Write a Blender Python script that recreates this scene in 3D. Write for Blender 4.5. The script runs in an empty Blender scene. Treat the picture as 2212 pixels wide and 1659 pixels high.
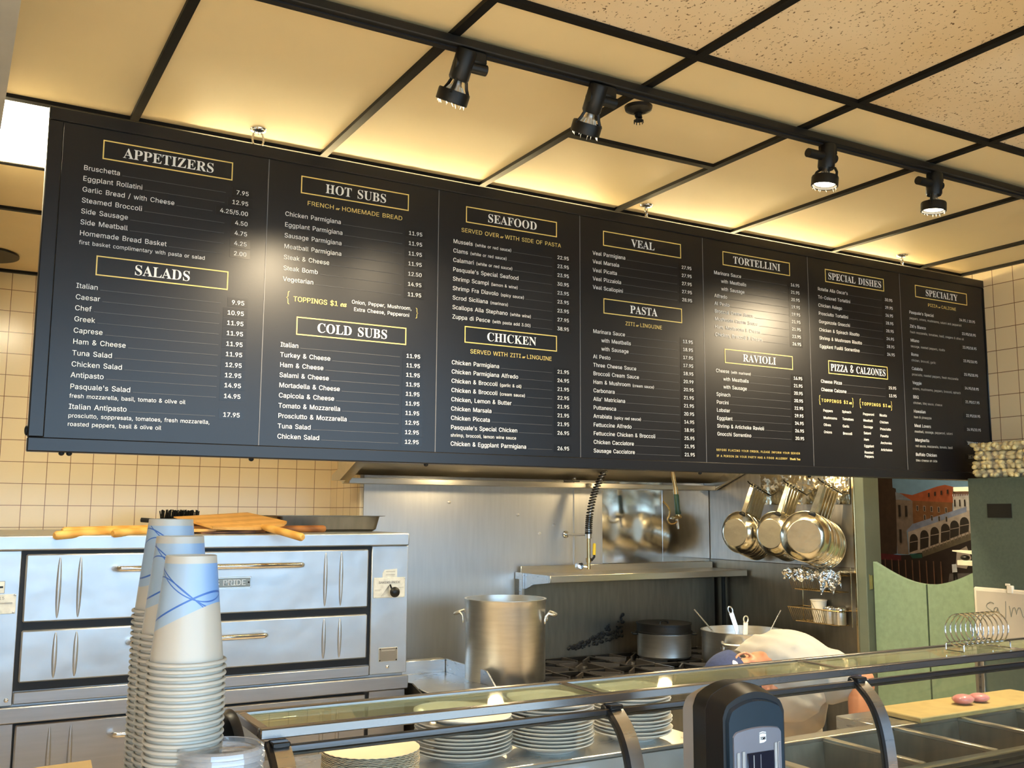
import bpy, bmesh, math, random
from mathutils import Vector, Matrix, noise
from mathutils.geometry import tessellate_polygon

# ------------------------------------------------------------------ camera, sky, exposure
# The numbers below are metres from the camera: x along the menu board, y away from it, z up.
# EYE lifts everything so that the floor is at z = 0.
EYE = 1.65
PI = math.pi
random.seed(7)
C = bpy.context.scene.collection
sc = bpy.context.scene

cam_d = bpy.data.cameras.new('camera')
cam_d.sensor_fit = 'HORIZONTAL'
cam_d.sensor_width = 36.0
cam_d.lens = 36.0 * 2144.05 / 2212.0
cam_d.clip_start = 0.05
cam = bpy.data.objects.new('camera', cam_d)
C.objects.link(cam)
yaw, pit, rol = 0.518585, 0.127649, 0.005613
fwd = Vector((math.sin(yaw) * math.cos(pit), math.cos(yaw) * math.cos(pit), math.sin(pit)))
rt = Vector((math.cos(yaw), -math.sin(yaw), 0))
up = rt.cross(fwd)
r2 = rt * math.cos(rol) + up * math.sin(rol)
u2 = -rt * math.sin(rol) + up * math.cos(rol)
cam.matrix_world = Matrix(((r2.x, u2.x, -fwd.x, 0), (r2.y, u2.y, -fwd.y, 0), (r2.z, u2.z, -fwd.z, 0), (0, 0, 0, 1)))
sc.camera = cam

sc.view_settings.view_transform = 'Standard'
sc.view_settings.look = 'None'
sc.view_settings.gamma = 1.0
sc.view_settings.use_curve_mapping = False
sc.view_settings.exposure = 0.62
sc.cycles.use_denoising = True
sc.cycles.max_bounces = 8
sc.cycles.sample_clamp_indirect = 6.0

w = bpy.data.worlds.new('daylight'); sc.world = w
w.use_nodes = True
wn = w.node_tree; bg = wn.nodes['Background']
# bright hazy sky above the horizon, grey street below it, seen through the open shop front behind the camera
tcw = wn.nodes.new('ShaderNodeTexCoord'); spw = wn.nodes.new('ShaderNodeSeparateXYZ'); rw = wn.nodes.new('ShaderNodeValToRGB')
mrw = wn.nodes.new('ShaderNodeMapRange'); mrw.inputs[1].default_value = -0.5; mrw.inputs[2].default_value = 0.5
wn.links.new(tcw.outputs['Generated'], spw.inputs[0]); wn.links.new(spw.outputs['Z'], mrw.inputs[0]); wn.links.new(mrw.outputs[0], rw.inputs[0])
e_ = rw.color_ramp.elements
e_[0].position = 0.44; e_[0].color = (0.105, 0.125, 0.145, 1)
e_[1].position = 0.56; e_[1].color = (0.46, 0.72, 1.0, 1)
wn.links.new(rw.outputs[0], bg.inputs['Color'])
bg.inputs['Strength'].default_value = 5.8

def area(name, loc, rot, sx, sy, power, col, spread=180):
    d = bpy.data.lights.new(name, 'AREA'); d.shape = 'RECTANGLE'; d.size = sx; d.size_y = sy
    d.energy = power; d.color = col; d.spread = math.radians(spread)
    o = bpy.data.objects.new(name, d); o.location = loc; o.rotation_euler = rot; C.objects.link(o); return o
# added warm fill behind and beside the camera; its floor bounce brightens the ceiling
area('bounce_fill', (-0.9, -0.9, 1.19), (0, 0, 0), 0.6, 1.2, 115, (1, 0.82, 0.58), 75)
area('bounce_fill', (2.0, -1.0, 1.19), (0, 0, 0), 0.6, 1.2, 30, (1, 0.82, 0.58), 75)

# ------------------------------------------------------------------ materials
def nt(name):
    m = bpy.data.materials.new(name); m.use_nodes = True
    n = m.node_tree
    return m, n, n.nodes['Principled BSDF']
def N(n, typ, **kw):
    o = n.nodes.new(typ)
    for k, v in kw.items(): setattr(o, k, v)
    return o
def lin(r, g, b):
    f = lambda c: (c / 255 / 12.92) if c / 255 <= 0.04045 else ((c / 255 + 0.055) / 1.055) ** 2.4
    return (f(r), f(g), f(b), 1)
def ramp(n, fac, stops):
    r = N(n, 'ShaderNodeValToRGB')
    e = r.color_ramp.elements
    while len(e) < len(stops): e.new(0.5)
    for i, (p, c) in enumerate(stops): e[i].position = p; e[i].color = c
    n.links.new(fac, r.inputs[0]); return r.outputs[0]
def tc(n, scale=(1, 1, 1), loc=(0, 0, 0)):
    t = N(n, 'ShaderNodeTexCoord'); m = N(n, 'ShaderNodeMapping')
    m.inputs['Scale'].default_value = scale; m.inputs['Location'].default_value = loc
    n.links.new(t.outputs['Object'], m.inputs[0]); return m.outputs[0]
def noisy(n, vec, scale, detail=3):
    o = N(n, 'ShaderNodeTexNoise'); o.inputs['Scale'].default_value = scale; o.inputs['Detail'].default_value = detail
    n.links.new(vec, o.inputs['Vector']); return o.outputs['Fac']
def bump(n, h, bs, strength=0.2, dist=0.01):
    b = N(n, 'ShaderNodeBump'); b.inputs['Strength'].default_value = strength; b.inputs['Distance'].default_value = dist
    n.links.new(h, b.inputs['Height']); n.links.new(b.outputs[0], bs.inputs['Normal'])
def plain(name, col, rough=0.5, metal=0.0, var=0.06, nscale=12, bmp=0.0, bscale=60, spec=None, trans=0.0, coat=0.0, emit=None, est=0):
    m, n, b = nt(name)
    v = tc(n)
    f = noisy(n, v, nscale)
    c = col
    a = tuple(max(0, x * (1 - var)) for x in c[:3]) + (1,); d = tuple(min(1, x * (1 + var)) for x in c[:3]) + (1,)
    n.links.new(ramp(n, f, [(0.3, a), (0.7, d)]), b.inputs['Base Color'])
    b.inputs['Roughness'].default_value = rough; b.inputs['Metallic'].default_value = metal
    if spec is not None: b.inputs['Specular IOR Level'].default_value = spec
    if coat: b.inputs['Coat Weight'].default_value = coat
    if trans: b.inputs['Transmission Weight'].default_value = trans
    if bmp: bump(n, noisy(n, v, bscale), b, bmp, 0.004)
    if emit: b.inputs['Emission Color'].default_value = emit; b.inputs['Emission Strength'].default_value = est
    return m
def steel(name, col, rough, stretch=(1, 1, 1), dent=0.0, dscale=6, var=0.12, rvar=0.05):
    m, n, b = nt(name)
    v = tc(n, stretch)
    f = noisy(n, v, 9, 5)
    a = tuple(x * (1 - var) for x in col[:3]) + (1,); d = tuple(min(1, x * (1 + var)) for x in col[:3]) + (1,)
    n.links.new(ramp(n, f, [(0.3, a), (0.7, d)]), b.inputs['Base Color'])
    b.inputs['Metallic'].default_value = 1.0
    n.links.new(ramp(n, f, [(0.25, (rough - rvar * rough,) * 3 + (1,)), (0.75, (rough + rvar * rough,) * 3 + (1,))]), b.inputs['Roughness'])
    if dent: bump(n, noisy(n, tc(n), dscale, 2), b, dent, 0.02)
    return m
def emis(name, col, st):
    m, n, b = nt(name)
    f = noisy(n, tc(n), 5)
    n.links.new(ramp(n, f, [(0, tuple(x * .96 for x in col[:3]) + (1,)), (1, col)]), b.inputs['Emission Color'])
    b.inputs['Emission Strength'].default_value = st
    b.inputs['Base Color'].default_value = col
    return m
def glass(name, tint, gl=0.9, rough=0.02, ior=1.5, haze=0.0, hcol=(1, 1, 1, 1)):
    """thin clear sheet: clear tinted transmission plus Fresnel reflection, an optional diffuse haze colour"""
    m = bpy.data.materials.new(name); m.use_nodes = True; n = m.node_tree
    n.nodes.remove(n.nodes['Principled BSDF'])
    out = n.nodes['Material Output']
    t = N(n, 'ShaderNodeBsdfTransparent'); t.inputs[0].default_value = tint
    g = N(n, 'ShaderNodeBsdfGlossy'); g.inputs['Roughness'].default_value = rough; g.inputs[0].default_value = (gl, gl, gl, 1)
    lw = N(n, 'ShaderNodeLayerWeight'); lw.inputs[0].default_value = 0.5
    pw = N(n, 'ShaderNodeMath', operation='POWER'); n.links.new(lw.outputs['Facing'], pw.inputs[0]); pw.inputs[1].default_value = 5.0
    fr = N(n, 'ShaderNodeMath', operation='MULTIPLY_ADD'); n.links.new(pw.outputs[0], fr.inputs[0])
    f0 = ((ior - 1) / (ior + 1)) ** 2; fr.inputs[1].default_value = 1 - f0; fr.inputs[2].default_value = f0
    mx = N(n, 'ShaderNodeMixShader'); n.links.new(fr.outputs[0], mx.inputs[0]); n.links.new(t.outputs[0], mx.inputs[1]); n.links.new(g.outputs[0], mx.inputs[2])
    last = mx.outputs[0]
    if haze:
        d = N(n, 'ShaderNodeBsdfDiffuse'); d.inputs[0].default_value = hcol
        m2 = N(n, 'ShaderNodeMixShader')
        f = noisy(n, tc(n), 7)
        n.links.new(ramp(n, f, [(0.3, (haze * .5,) * 3 + (1,)), (0.75, (haze * 1.4,) * 3 + (1,))]), m2.inputs[0])
        n.links.new(last, m2.inputs[1]); n.links.new(d.outputs[0], m2.inputs[2]); last = m2.outputs[0]
    n.links.new(last, out.inputs[0])
    return m
def tile_mat(name, axis, u0, z0, pitch_u, pitch_z):
    m, n, b = nt(name)
    t = N(n, 'ShaderNodeTexCoord'); s = N(n, 'ShaderNodeSeparateXYZ'); n.links.new(t.outputs['Object'], s.inputs[0])
    cb = N(n, 'ShaderNodeCombineXYZ')
    def sub(sock, v):
        q = N(n, 'ShaderNodeMath', operation='SUBTRACT'); n.links.new(sock, q.inputs[0]); q.inputs[1].default_value = v; return q.outputs[0]
    n.links.new(sub(s.outputs[axis], u0), cb.inputs[0]); n.links.new(sub(s.outputs['Z'], z0), cb.inputs[1])
    br = N(n, 'ShaderNodeTexBrick'); br.offset = 0.0; br.squash = 1.0
    br.inputs['Scale'].default_value = 1.0; br.inputs['Brick Width'].default_value = pitch_u; br.inputs['Row Height'].default_value = pitch_z
    br.inputs['Mortar Size'].default_value = 0.0016; br.inputs['Mortar Smooth'].default_value = 0.2
    br.inputs['Color1'].default_value = (0.90, 0.73, 0.46, 1); br.inputs['Color2'].default_value = (0.87, 0.70, 0.43, 1)
    br.inputs['Mortar'].default_value = (0.22, 0.10, 0.045, 1)
    n.links.new(cb.outputs[0], br.inputs['Vector'])
    n.links.new(br.outputs['Color'], b.inputs['Base Color'])
    b.inputs['Roughness'].default_value = 0.18; b.inputs['Specular IOR Level'].default_value = 0.5
    add = N(n, 'ShaderNodeMath', operation='MULTIPLY_ADD'); n.links.new(noisy(n, tc(n), 9, 1), add.inputs[0]); add.inputs[1].default_value = 0.35
    inv = N(n, 'ShaderNodeMath', operation='SUBTRACT'); inv.inputs[0].default_value = 1.0; n.links.new(br.outputs['Fac'], inv.inputs[1])
    n.links.new(inv.outputs[0], add.inputs[2])
    bump(n, add.outputs[0], b, 0.25, 0.004)
    return m

M = {}
M['steel'] = steel('brushed_steel', (0.66, 0.67, 0.68, 1), 0.28, (.6, 2, 10), var=.05)
M['oven'] = steel('dented_oven_steel', (0.54, 0.555, 0.565, 1), 0.44, (1, 1, 1), dent=0.30, dscale=5, var=.05)
M['ovenlow'] = steel('oven_rail_steel', (0.46, 0.46, 0.47, 1), 0.40, (.4, 4, 8), dent=0.10, dscale=6, var=.05)
M['wallsteel'] = steel('wall_sheet_steel', (0.64, 0.64, 0.63, 1), 0.46, (5, 5, .5), dent=0.03, dscale=2.2, var=.04, rvar=.06)
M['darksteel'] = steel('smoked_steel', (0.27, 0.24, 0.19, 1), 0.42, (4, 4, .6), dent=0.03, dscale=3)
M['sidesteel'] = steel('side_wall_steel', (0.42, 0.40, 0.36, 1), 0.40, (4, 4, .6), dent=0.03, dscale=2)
M['hood'] = steel('hood_steel', (0.64, 0.61, 0.54, 1), 0.30, (.3, 5, 6), dent=0.0, var=.05)
M['alu'] = steel('worn_aluminium', (0.82, 0.81, 0.77, 1), 0.34, (1, 1, 8), var=.05)
M['pan'] = steel('pan_aluminium', (0.78, 0.73, 0.58, 1), 0.20, (1, 1, 1), dent=0.12, dscale=14)
M['panbase'] = steel('pan_base_aluminium', (0.42, 0.39, 0.31, 1), 0.5, (1, 1, 1), dent=0.1, dscale=20)
M['chrome'] = steel('chrome_wire', (0.72, 0.72, 0.72, 1), 0.10)
M['frame'] = steel('case_frame_steel', (0.33, 0.315, 0.31, 1), 0.28, (.4, 4, 4), var=.05)
M['framedark'] = plain('dark_case_gasket', (0.012, 0.010, 0.009, 1), 0.35)
M['clamp'] = steel('dark_clamp_steel', (0.14, 0.14, 0.15, 1), 0.30, (.4, 4, 4), var=.05)
M['panelling'] = plain('dark_wood_panelling', (0.05, 0.028, 0.014, 1), 0.6, var=.2)
M['woodtop'] = plain('honey_counter_top', (0.50, 0.36, 0.17, 1), 0.4, var=.1)
M['brass'] = steel('tarnished_brass', (0.55, 0.42, 0.22, 1), 0.25)
M['foil'] = steel('crumpled_foil', (0.86, 0.86, 0.84, 1), 0.14, dent=0.9, dscale=30)
M['rackplate'] = steel('crumpled_rack_plate', (0.66, 0.58, 0.42, 1), 0.16, dent=0.6, dscale=14)
M['black'] = plain('black_enamel', (0.007, 0.007, 0.006, 1), 0.42, spec=0.35)
M['iron'] = plain('cast_iron', (0.022, 0.020, 0.018, 1), 0.45, metal=0.6, bmp=0.3)
M['ironlight'] = plain('worn_cast_iron', (0.16, 0.14, 0.12, 1), 0.38, metal=0.7, bmp=0.3)
M['gap'] = plain('oven_gap_black', (0.006, 0.006, 0.007, 1), 0.6)
M['tbar'] = plain('black_ceiling_bar', (0.005, 0.0045, 0.0035, 1), 0.55, spec=0.2)
M['board'] = plain('menu_panel_black', (0.008, 0.008, 0.009, 1), 0.31, spec=0.42, var=0.08, bmp=0.015, bscale=300)
M['boardframe'] = plain('menu_frame_black', (0.008, 0.008, 0.009, 1), 0.32, spec=0.42)
M['sticker'] = plain('price_sticker_black', (0.007, 0.0065, 0.0065, 1), 0.28, spec=0.42)
M['seam'] = plain('panel_seam_edge', (0.16, 0.16, 0.165, 1), 0.35)
M['dots'] = plain('dot_leader_grey', (0.085, 0.085, 0.088, 1), 0.5)
M['white'] = plain('white_lettering', (0.90, 0.89, 0.85, 1), 0.5, var=0.02)
M['gold'] = plain('gold_lettering', (0.90, 0.68, 0.20, 1), 0.45, var=0.05)
M['cream'] = plain('cream_paper', (0.82, 0.74, 0.58, 1), 0.55)
M['smooth'] = plain('yellowed_smooth_tile', (0.84, 0.66, 0.36, 1), 0.55, var=0.05, nscale=1.6, spec=0.35)
M['light'] = emis('fluorescent_diffuser', (1.0, 0.88, 0.62, 1), 40)
M['tube'] = emis('warm_tube', (1.0, 0.80, 0.42, 1), 48)
M['bulb'] = emis('halogen_bulb', (1.0, 0.86, 0.62, 1), 22)
M['globe'] = emis('hood_lamp_globe', (1.0, 0.80, 0.5, 1), 3)
M['soffit'] = plain('grey_soffit_paint', (0.40, 0.38, 0.33, 1), 0.7)
M['floor'] = plain('quarry_floor', (0.50, 0.42, 0.32, 1), 0.5, var=0.12)
M['plaster'] = plain('cream_plaster', (0.62, 0.50, 0.34, 1), 0.7)
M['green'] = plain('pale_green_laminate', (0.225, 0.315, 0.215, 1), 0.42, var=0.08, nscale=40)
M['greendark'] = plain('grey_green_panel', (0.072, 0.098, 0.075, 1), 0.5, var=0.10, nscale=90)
M['jamb'] = plain('grey_green_jamb', (0.13, 0.15, 0.11, 1), 0.5)
M['wood'] = None
M['cupwhite'] = plain('cup_white', (0.46, 0.43, 0.36, 1), 0.42, var=0.02)
M['plate'] = plain('white_china', (0.78, 0.77, 0.74, 1), 0.16, var=0.03, spec=0.6)
M['paper'] = plain('paper_plate', (0.74, 0.66, 0.52, 1), 0.7)
M['clear'] = glass('clear_plastic', (0.95, 0.95, 0.95, 1), 1.0, 0.05, 1.5, haze=0.04)
M['clearrim'] = glass('clear_plastic_edge', (0.94, 0.94, 0.94, 1), 1.0, 0.06, 1.7, haze=0.14)
M['bag'] = glass('clear_bag', (0.95, 0.95, 0.93, 1), 0.95, 0.10, 1.5, haze=0.16)
M['topglass'] = glass('glass_top', (0.82, 0.90, 0.78, 1), 0.8, 0.03, 1.45, haze=0.22, hcol=(0.70, 0.70, 0.46, 1))
M['curveglass'] = glass('curved_glass', (0.97, 0.97, 0.94, 1), 0.45, 0.02, 1.35, haze=0.012, hcol=(0.75, 0.65, 0.5, 1))
M['plastic_black'] = plain('black_plastic', (0.012, 0.012, 0.013, 1), 0.30, spec=0.5)
M['plastic_blue'] = plain('smoky_blue_plastic', (0.014, 0.026, 0.038, 1), 0.25, spec=0.5)
M['plastic_grey'] = plain('grey_plastic', (0.42, 0.39, 0.36, 1), 0.45)
M['silverpl'] = plain('silver_plastic', (0.26, 0.25, 0.28, 1), 0.30, metal=0.55)
M['smokewin'] = plain('dark_window_plastic', (0.010, 0.010, 0.020, 1), 0.08, spec=0.6)
M['card'] = plain('brown_cardboard', (0.42, 0.31, 0.15, 1), 0.8)
M['cutboard'] = plain('yellow_cutting_board', (0.50, 0.38, 0.15, 1), 0.5, nscale=20, var=0.1)
M['pink'] = plain('pink_wrapped_meat', (0.75, 0.16, 0.16, 1), 0.4, var=0.25, nscale=30)
M['gnocchi'] = plain('pale_potato_dumpling', (0.86, 0.70, 0.33, 1), 0.5, var=0.08, nscale=30)
M['skin'] = plain('skin', (0.62, 0.27, 0.14, 1), 0.45, var=0.08, nscale=14)
M['cloth'] = plain('white_cotton', (0.50, 0.48, 0.42, 1), 0.85, var=0.04, bmp=0.5, bscale=9)
M['apron'] = plain('off_white_apron', (0.70, 0.62, 0.50, 1), 0.85, var=0.08, bmp=0.5, bscale=8)
M['navy'] = plain('navy_cotton', (0.035, 0.055, 0.15, 1), 0.8, var=0.15, nscale=80, bmp=0.2)
M['hair'] = plain('dark_hair', (0.015, 0.009, 0.006, 1), 0.5)
M['trousers'] = plain('dark_trousers', (0.02, 0.02, 0.025, 1), 0.8)
M['yellow'] = plain('yellow_grip', (0.85, 0.62, 0.03, 1), 0.4)
M['darkgreen'] = plain('dark_green_rubber', (0.010, 0.035, 0.025, 1), 0.35)
M['soup'] = plain('cloudy_pasta_water', (0.35, 0.28, 0.16, 1), 0.1)
M['label'] = plain('worn_paper_label', (0.66, 0.64, 0.56, 1), 0.5, var=0.12, nscale=40)
M['ink'] = plain('faded_ink', (0.20, 0.18, 0.15, 1), 0.6)
M['marker'] = plain('dry_marker', (0.16, 0.17, 0.13, 1), 0.6)
M['whiteboard'] = plain('stained_whiteboard', (0.56, 0.49, 0.37, 1), 0.3, var=0.06, nscale=8)
M['grime'] = plain('burnt_grease', (0.006, 0.005, 0.004, 1), 0.5, bmp=0.6)
M['flame'] = emis('blue_flame', (0.15, 0.25, 1.0, 1), 1.5)

def wood(name, a, b_, sc_=(3, 24, 24)):
    m, n, b = nt(name)
    wv = N(n, 'ShaderNodeTexWave'); wv.inputs['Scale'].default_value = 1.0; wv.inputs['Distortion'].default_value = 3.0; wv.inputs['Detail'].default_value = 3
    n.links.new(tc(n, sc_), wv.inputs['Vector'])
    n.links.new(ramp(n, wv.outputs['Fac'], [(0.1, a), (0.9, b_)]), b.inputs['Base Color'])
    b.inputs['Roughness'].default_value = 0.5
    return m
M['wood'] = wood('golden_wood', (0.72, 0.40, 0.11, 1), (0.58, 0.29, 0.065, 1))
M['woodstick'] = wood('golden_handle_wood', (0.76, 0.42, 0.10, 1), (0.60, 0.29, 0.05, 1))
M['wooddark'] = wood('dark_handle_wood', (0.40, 0.15, 0.035, 1), (0.20, 0.07, 0.02, 1))

def fissured():
    m, n, b = nt('fissured_acoustic_tile')
    v = tc(n, (1, 1.5, 1))
    a = N(n, 'ShaderNodeTexVoronoi'); a.inputs['Scale'].default_value = 62; n.links.new(v, a.inputs['Vector'])
    v2 = tc(n, (1.6, 1, 1))
    c = N(n, 'ShaderNodeTexNoise'); c.inputs['Scale'].default_value = 95; c.inputs['Detail'].default_value = 2; n.links.new(v2, c.inputs['Vector'])
    spots = ramp(n, c.outputs['Fac'], [(0.645, (0, 0, 0, 1)), (0.675, (1, 1, 1, 1))])
    stain = noisy(n, tc(n), 1.3, 2)
    base = ramp(n, stain, [(0.35, (0.70, 0.50, 0.26, 1)), (0.62, (0.80, 0.63, 0.40, 1))])
    mx = N(n, 'ShaderNodeMix', data_type='RGBA'); n.links.new(spots, mx.inputs['Factor']); n.links.new(base, mx.inputs['A']); mx.inputs['B'].default_value = (0.16, 0.085, 0.03, 1)
    n.links.new(mx.outputs['Result'], b.inputs['Base Color'])
    b.inputs['Roughness'].default_value = 0.9
    return m
M['fissured'] = fissured()

def cup_mat():
    """white paper cup (upside down) with a printed blue wave band near its base"""
    m, n, b = nt('printed_paper_cup')
    t = N(n, 'ShaderNodeTexCoord'); s = N(n, 'ShaderNodeSeparateXYZ'); n.links.new(t.outputs['Object'], s.inputs[0])
    def math_(op, a, b_=None, c=None):
        q = N(n, 'ShaderNodeMath', operation=op)
        for i, v in enumerate((a, b_, c)):
            if v is None: continue
            if isinstance(v, (int, float)): q.inputs[i].default_value = v
            else: n.links.new(v, q.inputs[i])
        return q.outputs[0]
    ang = math_('ARCTAN2', s.outputs['Y'], s.outputs['X'])
    z = s.outputs['Z']
    def wave(k, ph, amp, off): return math_('MULTIPLY_ADD', math_('SINE', math_('MULTIPLY_ADD', ang, k, ph)), amp, off)
    lower = wave(1, 2.2, 0.018, 0.052)
    inb = math_('MULTIPLY', math_('GREATER_THAN', z, lower), math_('LESS_THAN', z, 0.1155))
    def line(k, ph, amp, off, wd): return math_('LESS_THAN', math_('ABSOLUTE', math_('SUBTRACT', z, wave(k, ph, amp, off))), wd)
    l1 = math_('MAXIMUM', line(1, 2.35, 0.019, 0.064, 0.0012), math_('MAXIMUM', line(1, 5.2, 0.026, 0.086, 0.0009), line(1, 4.6, 0.030, 0.070, 0.0008)))
    l2 = math_('MAXIMUM', l1, line(1, 5.9, 0.026, 0.098, 0.0008))
    shade = ramp(n, math_('MULTIPLY_ADD', math_('SINE', math_('ADD', ang, 1.1)), 0.5, 0.5), [(0.1, (0.30, 0.40, 0.50, 1)), (0.95, (0.12, 0.30, 0.66, 1))])
    mx0 = N(n, 'ShaderNodeMix', data_type='RGBA'); n.links.new(l2, mx0.inputs['Factor']); n.links.new(shade, mx0.inputs['A']); mx0.inputs['B'].default_value = (0.035, 0.115, 0.37, 1)
    mx = N(n, 'ShaderNodeMix', data_type='RGBA'); n.links.new(inb, mx.inputs['Factor']); mx.inputs['A'].default_value = (0.46, 0.43, 0.36, 1); n.links.new(mx0.outputs['Result'], mx.inputs['B'])
    n.links.new(mx.outputs['Result'], b.inputs['Base Color'])
    b.inputs['Roughness'].default_value = 0.35
    return m
M['cup'] = cup_mat()

# ------------------------------------------------------------------ mesh helpers
class MB:
    def __init__(s): s.bm = bmesh.new(); s.mats = []
    def mi(s, m):
        if m not in s.mats: s.mats.append(m)
        return s.mats.index(m)
    def _tag(s, n0, m):
        i = s.mi(m); s.bm.faces.ensure_lookup_table()
        for f in s.bm.faces[n0:]: f.material_index = i
    def box(s, x0, x1, y0, y1, z0, z1, m, bev=0.0, mat=None):
        n0 = len(s.bm.faces)
        r = bmesh.ops.create_cube(s.bm, size=1)
        c = Matrix.Translation(((x0 + x1) / 2, (y0 + y1) / 2, (z0 + z1) / 2)) @ Matrix.Diagonal((abs(x1 - x0), abs(y1 - y0), abs(z1 - z0), 1))
        if mat is not None: c = mat @ c
        bmesh.ops.transform(s.bm, matrix=c, verts=r['verts'])
        if bev:
            ed = list({e for v in r['verts'] for e in v.link_edges})
            bmesh.ops.bevel(s.bm, geom=ed, offset=bev, segments=1, affect='EDGES', profile=0.5)
        s._tag(n0, m); return s
    def lathe(s, prof, m, n=32, mat=None, cap0=False, cap1=False):
        n0 = len(s.bm.faces)
        T = mat if mat is not None else Matrix.Identity(4)
        rings = []
        for r, z in prof:
            rings.append([s.bm.verts.new(T @ Vector((r * math.cos(2 * PI * k / n), r * math.sin(2 * PI * k / n), z))) for k in range(n)])
        for a, b in zip(rings, rings[1:]):
            for k in range(n): s.bm.faces.new((a[k], a[(k + 1) % n], b[(k + 1) % n], b[k]))
        if cap0: s.bm.faces.new(rings[0][::-1])
        if cap1: s.bm.faces.new(rings[-1])
        s._tag(n0, m); return s
    def tube(s, pts, r, m, n=10, closed=False, caps=True):
        n0 = len(s.bm.faces)
        P = [Vector(p) for p in pts]; L = len(P)
        rad = r if isinstance(r, (list, tuple)) else [r] * L
        rings = []; prev = None
        for i in range(L):
            a = P[(i - 1) % L] if (i > 0 or closed) else P[i]; b = P[(i + 1) % L] if (i < L - 1 or closed) else P[i]
            d = (b - a)
            d = d.normalized() if d.length > 1e-9 else Vector((0, 0, 1))
            if prev is None:
                q = Vector((0, 0, 1)) if abs(d.z) < 0.9 else Vector((1, 0, 0))
                x = d.cross(q).normalized()
            else:
                x = (prev - d * prev.dot(d)).normalized()
            prev = x; y = d.cross(x)
            rings.append([s.bm.verts.new(P[i] + (x * math.cos(2 * PI * k / n) + y * math.sin(2 * PI * k / n)) * rad[i]) for k in range(n)])
        rr = rings + ([rings[0]] if closed else [])
        for a, b in zip(rr, rr[1:]):
            for k in range(n): s.bm.faces.new((a[k], a[(k + 1) % n], b[(k + 1) % n], b[k]))
        if caps and not closed: s.bm.faces.new(rings[0][::-1]); s.bm.faces.new(rings[-1])
        s._tag(n0, m); return s
    def prism(s, pts, vec, m):
        """polygon pts (3-D) pushed along vec"""
        n0 = len(s.bm.faces); v = Vector(vec)
        a = [s.bm.verts.new(Vector(p)) for p in pts]; b = [s.bm.verts.new(Vector(p) + v) for p in pts]
        s.bm.faces.new(a); s.bm.faces.new(b[::-1])
        k = len(a)
        for i in range(k): s.bm.faces.new((a[i], b[i], b[(i + 1) % k], a[(i + 1) % k]))
        s._tag(n0, m); return s
    def ell(s, c, r, m, mat=None, u=16, v=10):
        n0 = len(s.bm.faces)
        T = Matrix.Translation(c) @ (mat if mat is not None else Matrix.Identity(4)) @ Matrix.Diagonal((r[0], r[1], r[2], 1))
        nv = s.bm.verts.new; nf = s.bm.faces.new
        top = nv(T @ Vector((0, 0, 1))); bot = nv(T @ Vector((0, 0, -1))); rings = []
        for i in range(1, v):
            a = PI * i / v; sa, ca = math.sin(a), math.cos(a)
            rings.append([nv(T @ Vector((sa * math.cos(2 * PI * k / u), sa * math.sin(2 * PI * k / u), ca))) for k in range(u)])
        for k in range(u):
            k2 = (k + 1) % u
            nf((top, rings[0][k], rings[0][k2])); nf((bot, rings[-1][k2], rings[-1][k]))
            for p, q in zip(rings, rings[1:]): nf((p[k], q[k], q[k2], p[k2]))
        s._tag(n0, m); return s
    def quad(s, pts, m):
        n0 = len(s.bm.faces); s.bm.faces.new([s.bm.verts.new(Vector(p)) for p in pts]); s._tag(n0, m); return s
    def build(s, name, parent=None, smooth=40, loc=None, recalc=True):
        if recalc: bmesh.ops.recalc_face_normals(s.bm, faces=s.bm.faces)
        me = bpy.data.meshes.new(name); s.bm.to_mesh(me); s.bm.free()
        for m in s.mats: me.materials.append(m)
        if smooth:
            me.shade_smooth()
            me.set_sharp_from_angle(angle=math.radians(smooth))
        o = bpy.data.objects.new(name, me); C.objects.link(o)
        if parent: o.parent = parent
        if loc: o.location = loc
        return o
def thing(name, label, cat, loc=(0, 0, 0), rot=(0, 0, 0), group=None):
    o = bpy.data.objects.new(name, None); o.empty_display_size = 0.05; C.objects.link(o)
    o.location = loc; o.rotation_euler = rot; o['label'] = label; o['category'] = cat
    if group: o['group'] = group
    return o
def tag(o, label, cat, group=None):
    o['label'] = label; o['category'] = cat
    if group: o['group'] = group
    return o
def struct(o): o['kind'] = 'structure'; return o
def copy_tree(root, label, loc=None, rot=None, group=None):
    r = root.copy(); C.objects.link(r)
    if loc is not None: r.location = loc
    if rot is not None: r.rotation_euler = rot
    r['label'] = label
    if group: r['group'] = group
    for ch in list(root.children):
        c = ch.copy(); C.objects.link(c); c.parent = r
        for g in list(ch.children):
            d = g.copy(); C.objects.link(d); d.parent = c
    return r
ORD = ['topmost', 'second', 'third', 'fourth', 'fifth', 'sixth', 'seventh', 'eighth', 'ninth', 'tenth', 'eleventh', 'twelfth', 'thirteenth', 'fourteenth', 'fifteenth', 'sixteenth', 'seventeenth', 'eighteenth', 'nineteenth', 'twentieth'] + \
    ['twenty-' + x for x in ('first', 'second', 'third', 'fourth', 'fifth', 'sixth', 'seventh', 'eighth', 'ninth')] + ['thirtieth'] + ['thirty-' + x for x in ('first', 'second', 'third', 'fourth', 'fifth', 'sixth')]
def nth(i, n):
    if i == 0: return 'topmost'
    if i == n - 1: return 'bottom one'
    return ORD[i] + ' from the top'
def arc(c, r, a0, a1, n, plane='xz'):
    out = []
    for k in range(n + 1):
        a = a0 + (a1 - a0) * k / n
        p, q = r * math.cos(a), r * math.sin(a)
        out.append({'xz': (c[0] + p, c[1], c[2] + q), 'xy': (c[0] + p, c[1] + q, c[2]), 'yz': (c[0], c[1] + p, c[2] + q)}[plane])
    return out
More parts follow.
